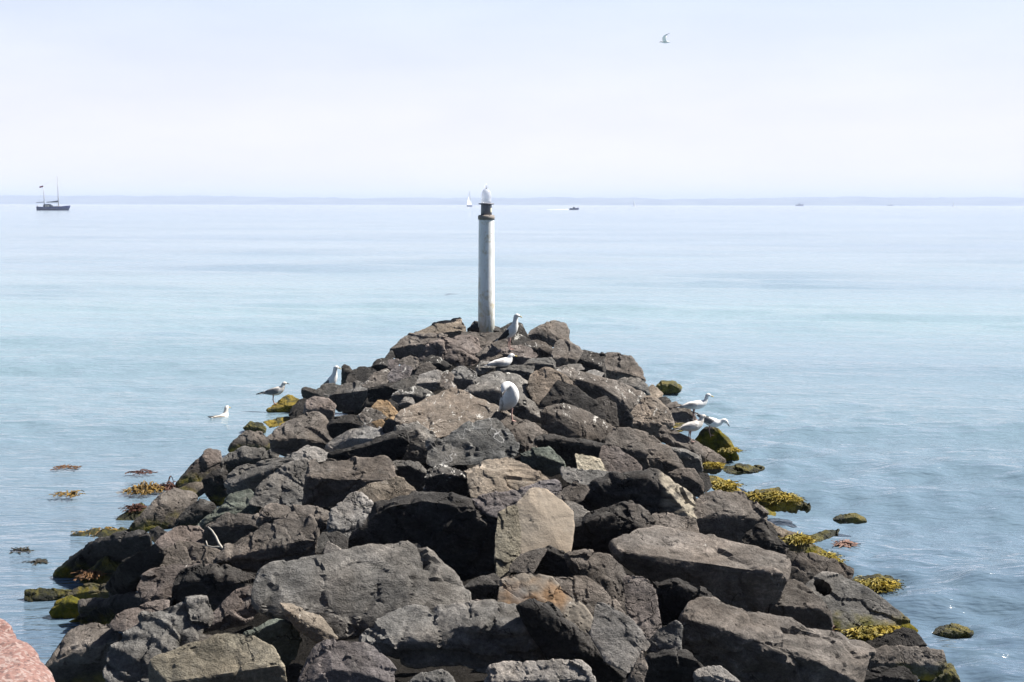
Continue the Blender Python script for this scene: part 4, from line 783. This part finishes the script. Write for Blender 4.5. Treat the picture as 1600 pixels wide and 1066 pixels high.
# spine rows: x, y, z, half width, half height
SP = {
 'stand': ([(-.31, 0, .195, .022, .004), (-.25, 0, .205, .034, .010), (-.19, 0, .215, .040, .026), (-.12, 0, .225, .058, .050), (-.03, 0, .235, .076, .072), (.05, 0, .252, .078, .082), (.11, 0, .285, .062, .070), (.145, 0, .325, .045, .048), (.158, 0, .362, .037, .038), (.172, 0, .392, .037, .036), (.195, 0, .402, .034, .032), (.218, 0, .400, .020, .019), (.232, 0, .397, .010, .010)], .13),
 'tall': ([(-.27, 0, .13, .020, .004), (-.21, 0, .155, .032, .012), (-.15, 0, .185, .045, .032), (-.08, 0, .225, .064, .058), (-.01, 0, .275, .078, .078), (.045, 0, .335, .076, .082), (.08, 0, .40, .060, .066), (.095, 0, .46, .046, .048), (.10, 0, .515, .039, .040), (.110, 0, .56, .040, .040), (.135, 0, .577, .037, .034), (.160, 0, .572, .021, .020), (.174, 0, .567, .011, .011)], .13),
 'stretch': ([(-.33, 0, .215, .020, .004), (-.26, 0, .225, .034, .010), (-.19, 0, .235, .044, .030), (-.11, 0, .245, .064, .056), (-.02, 0, .252, .078, .072), (.07, 0, .262, .074, .076), (.14, 0, .285, .054, .058), (.178, 0, .325, .036, .038), (.192, 0, .375, .030, .031), (.205, 0, .415, .033, .032), (.23, 0, .425, .033, .030), (.256, 0, .415, .020, .019), (.272, 0, .408, .010, .010)], .13),
 'preen': ([(-0.24, 0, 0.075, 0.02, 0.004), (-0.2, 0, 0.095, 0.034, 0.014), (-0.15, 0, 0.125, 0.05, 0.036), (-0.09, 0, 0.165, 0.07, 0.062), (-0.02, 0, 0.215, 0.086, 0.08), (0.035, 0, 0.275, 0.082, 0.082), (0.06, -0.005, 0.335, 0.064, 0.066), (0.065, -0.03, 0.38, 0.048, 0.048), (0.075, -0.068, 0.4, 0.041, 0.04), (0.09, -0.1, 0.392, 0.04, 0.038), (0.105, -0.122, 0.37, 0.031, 0.03), (0.115, -0.136, 0.345, 0.016, 0.016), (0.12, -0.142, 0.33, 0.009, 0.009)], .09),
 'sit': ([(-.33, 0, .045, .022, .004), (-.26, 0, .050, .036, .012), (-.19, 0, .060, .050, .032), (-.11, 0, .070, .070, .054), (-.02, 0, .080, .084, .072), (.06, 0, .088, .082, .078), (.11, 0, .115, .062, .064), (.13, 0, .145, .046, .048), (.14, 0, .172, .040, .040), (.155, 0, .19, .039, .037), (.18, 0, .193, .034, .032), (.20, 0, .19, .020, .019), (.214, 0, .186, .010, .010)], 0),
 'swim': ([(-.28, 0, .12, .018, .004), (-.23, 0, .105, .032, .012), (-.17, 0, .085, .048, .034), (-.10, 0, .065, .070, .058), (-.01, 0, .050, .082, .072), (.07, 0, .060, .080, .078), (.12, 0, .10, .060, .066), (.14, 0, .15, .044, .046), (.148, 0, .195, .037, .038), (.16, 0, .235, .038, .037), (.185, 0, .245, .034, .032), (.208, 0, .242, .020, .019), (.222, 0, .238, .010, .010)], 0),
 'peer': ([(-.27, 0, .36, .018, .004), (-.22, 0, .335, .032, .012), (-.16, 0, .30, .046, .032), (-.09, 0, .26, .064, .056), (-.01, 0, .225, .078, .074), (.07, 0, .205, .074, .074), (.13, 0, .205, .054, .056), (.17, 0, .225, .038, .040), (.20, 0, .245, .034, .034), (.232, 0, .245, .036, .034), (.255, 0, .228, .032, .030), (.272, 0, .205, .019, .018), (.28, 0, .192, .010, .010)], .12),
 'fly': ([(-.27, 0, 0, .035, .004), (-.20, 0, .0, .034, .014), (-.12, 0, .0, .048, .038), (-.02, 0, 0, .062, .056), (.07, 0, .0, .056, .052), (.14, 0, .01, .040, .040), (.18, 0, .015, .036, .034), (.215, 0, .012, .030, .028), (.24, 0, .008, .018, .017), (.252, 0, .005, .009, .009)], 0)}
def catmull(rows, sub=3):
    A = np.array(rows); out = []
    for i in range(len(A) - 1):
        p0, p1, p2, p3 = A[max(i - 1, 0)], A[i], A[i + 1], A[min(i + 2, len(A) - 1)]
        for s in range(sub):
            t = s / sub
            q = .5 * (2 * p1 + (p2 - p0) * t + (2 * p0 - 5 * p1 + 4 * p2 - p3) * t * t + (3 * p1 - p0 - 3 * p2 + p3) * t ** 3)
            q[3:] = np.maximum(q[3:], .003); out.append(q)
    out.append(A[-1]); return np.array(out)
def loft_spine(b, rows, n=16, mi=0, squash=None):
    S = catmull(rows); rings = []
    for i in range(len(S)):
        t = Vector(S[min(i + 1, len(S) - 1), :3] - S[max(i - 1, 0), :3]).normalized()
        side = Vector((0, 1, 0)) - t * t.y; side.normalize(); up = t.cross(side) * -1
        c = Vector(S[i, :3])
        rings.append([c + side * (S[i, 3] * math.cos(6.2832 * k / n)) + up * (S[i, 4] * math.sin(6.2832 * k / n)) for k in range(n)])
    b.loft(rings, mi); return S
def gull(label, loc, head, scale, pose, bodym, wingm, billm='bill', legs=True, name='gull'):
    rows, lz = SP[pose]; b = MB()
    S = loft_spine(b, rows)
    if legs and lz:
        # legs root inside the belly and end in webbed feet
        bx = min(rows, key=lambda q: abs(q[0] + .01))
        for sy in ((-1, 1) if pose != 'preen' else (1,)):
            top = (bx[0], sy * .03, bx[2] - bx[4] * .55); kn = (bx[0] - .012, sy * .031, lz * .62); ft = (bx[0] + .012, sy * .032, .004)
            b.tube([top, (bx[0] - .004, sy * .03, lz + .02), kn, ft, (ft[0], ft[1], -.03)], [.018, .011, .0065, .0065, .005], 7, 1)
            x, y = ft[0], ft[1]
            b.add([(x - .012, y, .004), (x + .05, y - .026, .002), (x + .06, y, .002), (x + .05, y + .026, .002), (x, y, .012)], [(0, 1, 4), (1, 2, 4), (2, 3, 4), (3, 0, 4), (0, 3, 2, 1)], 1)
    o = b.obj(name, [FM[bodym], FM['leg']], None, loc); o.scale = (scale,) * 3; o.rotation_euler = (0, 0, head)
    tag(o, label, 'gull', 'gulls on and around the breakwater')
    e = Vector(rows[-1][:3]); t = (e - Vector(rows[-2][:3])).normalized()
    bb = MB(); dn = Vector((0, 0, -1)) - t * -t.z
    bb.tube([e - t * .008, e + t * .022, e + t * .042, e + t * .054 + dn * .008], [.0105, .009, .0075, .002], 8); bb.obj('bill', FM[billm], o)
    hd = Vector(rows[-3][:3]); hw = rows[-3][3]
    tt = (e - hd).normalized(); side = Vector((0, 1, 0)) - tt * tt.y; side.normalize()
    for sy in (-1, 1):
        m = MB(); c = hd + tt * .006 + side * (hw * .93 * sy) + Vector((0, 0, .008))
        m.lathe([(.001, -.0065), (.005, -.004), (.0068, 0), (.005, .004), (.001, .0065)], 8, 0, c); m.obj('eye', FM['eye'], o)
    if pose == 'fly':
        for sy in (-1, 1):
            m = MB(); rings = []
            # shoulder, wrist, tip of a raised wing
            for (x, y, z, ch, th) in ((.03, .04, .02, .09, .016), (.06, .14, .10, .08, .014), (.085, .24, .19, .075, .012), (.04, .32, .26, .06, .009), (-.05, .38, .31, .042, .006), (-.16, .42, .34, .016, .003)):
                c = Vector((x, y * sy, z)); nr = Vector((0, -.75 * sy, .55)).normalized()
                rings.append([c + Vector((1, 0, 0)) * (ch * math.cos(6.2832 * k / 12)) + nr * (th * math.sin(6.2832 * k / 12)) for k in range(12)])
            m.loft(rings[:5], 0, True); m.loft(rings[4:], 1, True); m.obj('wing', [FM[wingm], FM['wgrey']], o)
    else:
        # folded wings lie along both flanks from shoulder to beyond the tail
        k0 = next(i for i, q in enumerate(rows) if q[3] == max(r_[3] for r_ in rows))
        seq = [(k0 + 1, .35, .30), (k0, .95, .62), (k0 - 1, 1.0, .80), (k0 - 2, 1.0, .85), (k0 - 3, .95, .9), (1, .75, 1.2), (0, .45, 1.4)]
        for sy in (-1, 1):
            m = MB(); rings = []
            for j, (i, kw, kh) in enumerate(seq):
                x, y, z, hw, hh = rows[max(0, i)]
                pc = Vector((x, y, z)); nx_ = rows[min(len(rows) - 1, max(0, i) + 1)]; pv = rows[max(0, i - 1)]
                tn = Vector((nx_[0] - pv[0], nx_[1] - pv[1], nx_[2] - pv[2])).normalized(); up = tn.cross(Vector((0, 1, 0))) * -1
                if up.z < 0: up = -up
                sd = Vector((0, sy, 0)); tip = j >= len(seq) - 2
                hgt = (max(hh * kh * 1.08, .018) if not tip else (.022 if j == len(seq) - 2 else .006)); off = hw * .78 * (1 if not tip else .4)
                c = pc + sd * off + up * hh * (.16 if not tip else .9) - (tn * (.055 if j == len(seq) - 1 else 0))
                thk = max(.006, hw * .34 * kw)
                rings.append([c + up * (hgt * math.sin(6.2832 * k / 12)) + sd * (thk * math.cos(6.2832 * k / 12)) for k in range(12)])
            m.loft(rings[:-2], 0, True); m.loft(rings[-3:], 1, True)
            m.obj('wing', [FM[wingm], FM['tip' if wingm != 'wpale' else 'wbrown']], o)
    return o
def gull_on(label, x, y, head, scale, pose, *a, **k):
    loc, nr, ob = hit(x, y)
    if pose == 'preen': loc = loc + Vector((0, 0, -.01))
    print('GULL', label[:40], 'on', ob['label'][:50] if ob and 'label' in ob else ob)
    return gull(label, loc, R(head), scale, pose, *a, **k)
gull_on('grey-winged gull standing on the ochre weedy rock at left', 430, 631, 4, .98, 'stand', 'cream', 'wgrey', 'dbill')
gull('gull at the left edge of the stones, only neck and grey back showing', at(516, 622, surf_depth(520, 603)), R(-12), 1.02, 'tall', 'white', 'wgrey', 'bill')
gull_on('black-backed gull standing tall beside the light pole', 797, 546, -24, 1.06, 'tall', 'white', 'wblack', 'bill')
gull_on('white gull lying down among the stones below the black-backed gull', 785, 574, 18, .98, 'sit', 'white', 'wpale', 'bill')
gull_on('pale gull preening with its head turned, in the middle of the stones', 797, 657, -66, 1.12, 'preen', 'white', 'wpale', 'dbill')
gull_on('pale gull with stretched neck, farthest of the three at right', 1086, 656, 6, .98, 'stretch', 'white', 'wpale', 'bill')
gull_on('pale gull standing upright on the slanted slab, nearest of the three at right', 1081, 690, 12, .86, 'stand', 'cream', 'wpale', 'dbill')
gull_on('grey gull leaning head down towards the water at right', 1110, 680, -6, .96, 'peer', 'white', 'wgrey', 'dbill')
wl = water_at(345, 658)
gull('gull swimming alone left of the stones', wl + Vector((0, 0, -.01)), R(60), 1.0, 'swim', 'cream', 'wbrown', 'bill', False)
gull('gull flying high over the sea with raised wings', at(1040, 66, 58), R(176), .98, 'fly', 'white', 'white', 'bill', False)
# ---------------------------------------------------------------- boats
def hull_mesh(b, L, W, H, draft=.4, sheer=.35, mi=0):
    rings = []
    for i in range(15):
        t = i / 14; x = -L / 2 + L * t
        wd = W / 2 * (0.72 + .28 * math.sin(min(1, t / .45) * 1.57)) if t < .45 else W / 2 * max(.02, math.cos((t - .45) / .55 * 1.57) ** .8)
        top = H * (1 + sheer * (t - .35) ** 2 * 2.2); dr = -draft * 1.0 * (1 - .9 * max(0, (t - .7) / .3) ** 2)
        xx = x + (.06 * L * (t > .9) * (t - .9) / .1)
        rings.append([(xx, -wd, top), (xx - .10 * L * max(0, t - .45) ** 2, -wd * .93, top * .4), (xx - .07 * L * (t - .25) ** 3 * 2 - .01 * L, -wd * .55, dr * .6), (xx - .26 * L * max(0, t - .4) ** 2 + .08 * L * max(0, .25 - t), 0, dr), (xx - .07 * L * (t - .25) ** 3 * 2 - .01 * L, wd * .55, dr * .6), (xx - .10 * L * max(0, t - .45) ** 2, wd * .93, top * .4), (xx, wd, top), (xx, 0, top * 1.03)])
    b.loft(rings, mi)
navy = plain('navy hull paint', (.010, .018, .085), .35); cream = plain('cream cabin paint', (.62, .56, .44), .5); spar = plain('pale spar', (.42, .42, .44), .4)
darkc = plain('dark canvas', (.03, .04, .06), .8); sailw = plain('white sailcloth', (.80, .80, .80), .8); glassd = plain('dark window', (.02, .025, .03), .1)
redc = plain('red flag cloth', (.20, .045, .06), .8)
def yacht():
    d = CAMH * F / 10.6; p = water_at(83, 318 + 10.9); k = (p - CO).dot(FWD) / F
    root = empty('motor_sailer', (p.x, p.y, 0), R(0)); tag(root, 'dark blue two-masted yacht with bare masts, far left on the water', 'yacht')
    L = 49 * k; b = MB(); hull_mesh(b, L, L * .26, 5.2 * k, .6, .5); b.obj('hull', navy, root)
    X = lambda x: (x - 83) * k; Z = lambda y: (328.9 - y) * k
    b = MB(); b.loft([[(X(69) , s * 1.6 * f, Z(325.2)) if 0 else (X(x), s * 1.7 * f, z) for s, z in ((-1, Z(325.6)), (-.9, top), (.9, top), (1, Z(325.6)))] for x, top, f in ((69, Z(322), .9), (70, Z(319.3), 1), (78, Z(319), 1), (82, Z(321.8), .95), (84, Z(324.6), .9))]); dh = b.obj('deckhouse', darkc, root, None, False)
    b = MB()
    for x in (72.2, 74.6, 77.0):
        for s in (-1.74, 1.74): b.box((X(x), s - .03, Z(323.2)), (X(x + 1.7), s + .03, Z(320.8)))
    b.obj('window', cream, dh, None, False)
    b = MB(); b.box((X(84.5), -1.3, Z(325.4)), (X(96), 1.3, Z(322.3))); b.obj('cabin', cream, root, None, False)
    for x, y0, r in ((91.6, 275, .26), (69.4, 289, .22)):
        b = MB(); b.tube([(X(x), 0, Z(325)), (X(x), 0, Z(y0))], [r, r * .7], 8)
        b.tube([(X(x), -.9, Z(y0 + (325 - y0) * .45)), (X(x), .9, Z(y0 + (325 - y0) * .45))], .06, 6)
        for e in (-1.7, 1.7): b.tube([(X(x) - .3, e, Z(325.5)), (X(x), e * .5, Z(y0 + (325 - y0) * .45)), (X(x), 0, Z(y0 + 1))], .035, 4)
        b.obj('mast', spar, root)
    b = MB(); b.tube([(X(91.6), 0, Z(275.5)), (X(107.5), 0, Z(323))], .035, 4); b.tube([(X(91.6), 0, Z(276)), (X(69.4), 0, Z(290))], .03, 4); b.tube([(X(69.4), 0, Z(290)), (X(58), 0, Z(324))], .03, 4); b.obj('rigging', spar, root)
    b = MB(); b.tube([(X(91.5), 0, Z(314.8)), (X(89), 0, Z(315.2)), (X(80), 0, Z(315.9)), (X(73), 0, Z(316.2))], [.55, .5, .32, .2], 8); b.obj('furled_sail', darkc, root)
    b = MB(); b.tube([(X(69), 0, Z(316)), (X(57), 0, Z(316.9))], [.2, .14], 8); b.obj('boom', darkc, root)
    b = MB(); vs = []; fs = []
    for i in range(7):
        t = i / 6
        for j in range(2): vs.append((X(68.8 - 5.6 * t), .25 * math.sin(5 * t), Z(290.2 + 1.4 * t + 2.6 * j)))
    for i in range(6): fs.append((2 * i, 2 * i + 1, 2 * i + 3, 2 * i + 2))
    b.add(vs, fs); vs2 = [(x, y + .05, z) for x, y, z in vs]; b.add(vs2, [f[::-1] for f in fs]); b.obj('flag', redc, root)
    b = MB(); b.tube([(X(59.5), 0, Z(325)), (X(58.7), 0, Z(321))], .3, 6); b.tube([(X(100), 0, Z(324.5)), (X(108.5), 0, Z(322.6)), (X(109), 0, Z(324.5))], .05, 6); b.obj('railing', spar, root)
yacht()
def sloop(px, py, hgt, label, group, hullm, jib=True):
    p = water_at(px, py); k = (p - CO).dot(FWD) / F; H = hgt * k
    root = empty('sailboat', (p.x, p.y, 0), R(70 if jib else 215)); tag(root, label, 'sailboat', group)
    b = MB(); hull_mesh(b, H * .72, H * .2, H * .085, .3); b.obj('hull', hullm, root)
    b = MB(); b.tube([(0, 0, H * .05), (0, 0, H)], [H * .012, H * .008], 8); b.obj('mast', spar, root)
    def sail(name, pts3, belly):
        b = MB(); a, c, e = [Vector(q) for q in pts3]; vs = []; fs = []; n_ = 8
        for i in range(n_ + 1):
            for j in range(n_ + 1):
                q = a.lerp(c, i / n_); w_ = q.lerp(a.lerp(e, i / n_), j / n_)
                vs.append(w_ + Vector((0, belly * math.sin(3.14 * j / n_) * math.sin(3.14 * (1 - i / n_) * .9), 0)))
        for i in range(n_):
            for j in range(n_): q = i * (n_ + 1) + j; fs.append((q, q + 1, q + n_ + 2, q + n_ + 1))
        b.add(vs, fs); b.add([v + Vector((0, H * .004, 0)) for v in vs], [f[::-1] for f in fs]); b.obj(name, sailw, root)
    # luff foot, luff head, clew
    sail('mainsail', ((-.01 * H, 0, H * .97), (-.01 * H, 0, H * .13), (-.34 * H, .08 * H, H * .13)), .05 * H)
    if jib: sail('jib', ((.01 * H, 0, H * .86), (.34 * H, 0, H * .10), (-.02 * H, .07 * H, H * .12)), .05 * H)
sloop(734.3, 323.2, 25, 'white sailboat under sail just left of the light pole lantern', 'sailboats far out', navy)
sloop(990, 323.4, 11, 'tiny white sailboat far out, right of the speedboat', 'sailboats far out', sailw, False)
sloop(1489, 324.2, 9, 'tiny white sailboat far out near the right end of the horizon', 'sailboats far out', sailw, False)
def motorboat(px, py, wpx, label, name, hullm, cabm, rot=0):
    p = water_at(px, py); k = (p - CO).dot(FWD) / F; L = wpx * k
    root = empty(name, (p.x, p.y, 0), R(rot)); tag(root, label, 'motorboat', 'motorboats far out')
    b = MB(); hull_mesh(b, L, L * .32, L * .16, .3, .6); b.obj('hull', hullm, root)
    b = MB(); b.loft([[(x * L, s * L * .11, z * L) for s, z in ((-1, .15), (-.85, t), (.85, t), (1, .15))] for x, t in ((-.16, .2), (-.14, .30), (.06, .31), (.16, .2))]); c = b.obj('cabin', cabm, root, None, False)
    b = MB()
    for s in (-1, 1): b.box((-.12 * L, s * L * .108 - .02, .21 * L), (.06 * L, s * L * .108 + .02, .27 * L))
    b.obj('window', glassd, c, None, False)
    b = MB(); b.tube([(-.1 * L, 0, .3 * L), (-.1 * L, 0, .42 * L)], .012 * L, 6); b.obj('mast', spar, root)
    return p, k
p, k = motorboat(897, 327.9, 14, 'dark speedboat trailing a white wake right of the light pole', 'speedboat', navy, cream, 4)
motorboat(1249, 322.0, 12, 'small dark boat far out towards the right, between the two tiny sails', 'motorboat', navy, darkc)
motorboat(1391, 321.8, 8, 'tiny dark boat far out, left of the rightmost sail', 'motorboat', navy, cream)
def wake():
    rng = random.Random(3); b = MB()
    for i in range(70):
        t = i / 69; x = -7 * k - t * 36 * k + rng.uniform(-.6, .6); y = rng.uniform(-1, 1) * (.5 + 2.2 * t); r = rng.uniform(.35, .9) * (1.3 - t * .7)
        b.lathe([(r * 1.6, -.05), (r * 1.5, .12), (r * .8, .28 * (1.4 - t)), (.05, .36 * (1.4 - t))], 7, 0, (p.x + x, p.y + y, 0))
    o = b.obj('wake_foam', plain('white foam', (.8, .82, .84), .8)); o['kind'] = 'stuff'; o['label'] = 'white foam of the speedboat wake'
wake()
# ---------------------------------------------------------------- driftwood stick
def stick():
    l0, _, _ = hit(345, 856); d = min((l0 - CO).dot(FWD), (hit(318, 853)[0] - CO).dot(FWD)) - .10
    P = lambda x, y, e=0: at(x, y, d + e)
    b = MB()
    b.tube([P(325, 823.5, .10), P(331, 829, .06), P(337, 838, .03), P(342, 849, .0), P(346, 855, -.02), P(349, 859, -.02)], [.006, .008, .010, .011, .013, .008], 9)
    b.tube([P(347, 856, -.01), P(340, 854.5, .02), P(333, 855, .04), P(322, 852.5, .09), P(313, 855, .12)], [.010, .008, .007, .006, .004], 8)
    b.tube([P(324, 853, .08), P(322, 845, .10)], [.008, .004], 7)
    o = b.obj('driftwood_stick', plain('bleached wood', (.40, .37, .32), .8, 0, .25, 25)); tag(o, 'bleached white forked stick lying on the stones at left', 'stick')
stick()
# ---------------------------------------------------------------- seaweed clumps
def wmat(name, a, b_):
    m, nt = mat(name); n = N(nt); co = n('ShaderNodeTexCoord').outputs['Object']
    n.out(n('ShaderNodeBsdfPrincipled', {'Base Color': n.mix(n.ramp(n.noise(co, 9, 5, .7), [(.35, 0.0), (.65, 1.0)]), a, b_), 'Roughness': .7}).outputs[0]); return m
W_OC = wmat('ochre kelp', (.08, .045, .010), (.28, .17, .03)); W_RD = wmat('red kelp', (.035, .014, .010), (.10, .035, .02)); W_OR = wmat('orange kelp', (.07, .03, .012), (.17, .085, .03)); W_DK = wmat('dark kelp', (.012, .011, .008), (.04, .032, .014)); W_PK = wmat('pink kelp', (.15, .085, .065), (.25, .14, .10))
def weed(label, x, y, wpx, hpx, m, nfr=60, up=.04, seed=1, on_rock=False, fine=1.0):
    rng = random.Random(seed)
    c = hit(x, y)[0] if on_rock else water_at(x, y)
    k = (c - CO).dot(FWD) / F; W = wpx * k / 2; al = (CO.z - c.z) / (c - CO).length; Dp = min(hpx * k / al / 2, W * 1.5)
    b = MB()
    for i in range(nfr):
        a = rng.uniform(0, 6.283); rr = rng.random() ** .6
        px_, py_ = W * rr * math.cos(a), Dp * rr * math.sin(a)
        if on_rock:
            h_, n_, _ = hit(x + px_ / k, y + py_ / k * al); 
            if (h_ - c).length > 1.2 * W: continue
            base = h_ - c
        else: base = Vector((px_, py_, 0))
        th = rng.uniform(0, 6.283); ln = rng.uniform(.05, .14); wd = rng.uniform(.006, .015) * fine; dirv = Vector((math.cos(th), math.sin(th), 0)); sd = Vector((-dirv.y, dirv.x, 0))
        hgt = rng.uniform(.004, up) * (1.2 - rr); vs = []; fs = []
        bend = rng.uniform(-.9, .9)
        for q in range(6):
            t = q / 5; cp = base + dirv * ln * t + sd * bend * ln * t * t + Vector((0, 0, .006 + hgt * math.sin(3.14 * t * .9)))
            ww = wd * (.35 + math.sin(3.14 * min(1, t + .12)) ) * .8
            vs += [cp - sd * ww + Vector((0, 0, .006 * math.sin(9 * t))), cp + sd * ww + Vector((0, 0, -.004 * math.sin(7 * t)))]
        for q in range(5): fs.append((2 * q, 2 * q + 1, 2 * q + 3, 2 * q + 2))
        n0 = len(vs); vs += [v + Vector((0, 0, -.005)) for v in vs]; fs += [tuple(j + n0 for j in f[::-1]) for f in fs[:5]]
        b.add(vs, fs)
    o = b.obj('seaweed_clump', m, None, c + Vector((0, 0, .005))); tag(o, label, 'seaweed', 'seaweed drifting by the stones'); return o
weed('golden brown seaweed clump at the waterline beside the left edge boulders', 226, 768, 56, 12, W_OC, 190, .14, 1)
weed('dark red seaweed tuft beside the golden brown clump', 262, 764, 24, 10, W_RD, 80, .14, 11)
weed('thin dark seaweed strand floating farthest up on the left water', 222, 739, 44, 5, W_RD, 50, .03, 2)
weed('small brown floating seaweed patch near the left frame edge, upper of two', 102, 731, 46, 4, W_OR, 45, .015, 3)
weed('small brown floating seaweed patch with dark tufts near the left frame edge', 106, 774, 44, 6, W_OC, 55, .06, 4)
weed('red seaweed tuft on the weedy stone at the left water edge', 208, 796, 26, 14, W_RD, 70, .06, 5, True)
weed('dark seaweed mat with orange tufts behind the long black wet boulder', 165, 833, 80, 8, W_OC, 120, .06, 6)
weed('thin dark floating seaweed strand by the long black boulder', 62, 879, 26, 4, W_DK, 26, .02, 7)
weed('little olive floating seaweed strand near the left frame edge', 32, 862, 30, 4, W_DK, 26, .03, 8)
weed('orange seaweed clump on the olive weedy rock at left', 140, 900, 28, 16, W_OR, 110, .05, 9, True)
weed('pinkish seaweed patch floating right of the pinkish tan slope', 1320, 851, 34, 9, W_PK, 70, .03, 10)
weed('small reddish seaweed patch floating by the weedy rock awash at right', 1452, 945, 24, 4, W_PK, 26, .03, 12)
weed('orange-red seaweed tuft at the foot of the slab with a hole', 1303, 984, 18, 9, W_RD, 50, .04, 13, True)
W_YG = wmat('yellow green weed', (.10, .09, .012), (.40, .29, .028))
def fringe(label, x, y, wpx, hpx, seed, nfr=170): weed(label, x, y, wpx, hpx, W_YG, int(nfr * 2.2), .007, seed, True, .36)
fringe('yellow-green weed matted on the pinkish tan slope, upper part', 1250, 843, 44, 14, 21)
fringe('yellow-green weed matted on the pinkish tan slope, lower end', 1300, 872, 48, 14, 22)
fringe('yellow-green weed matted on the foot of the slab with a hole', 1372, 988, 90, 18, 23, 260)
fringe('yellow weed draped over the bright ochre flat rock at right', 1212, 778, 84, 16, 24, 260)
fringe('ochre weed draped along the narrow ochre slope at right', 1132, 758, 46, 12, 25)
fringe('green weed on the seaward end of the dark boulder below the head-down gull', 1140, 704, 26, 18, 26)
fringe('green weed at the foot of the slanted slab with the gull', 1108, 728, 34, 12, 27)
fringe('yellow-green weed matted on the weedy rock beside the slab with a hole', 1370, 915, 66, 20, 28, 220)
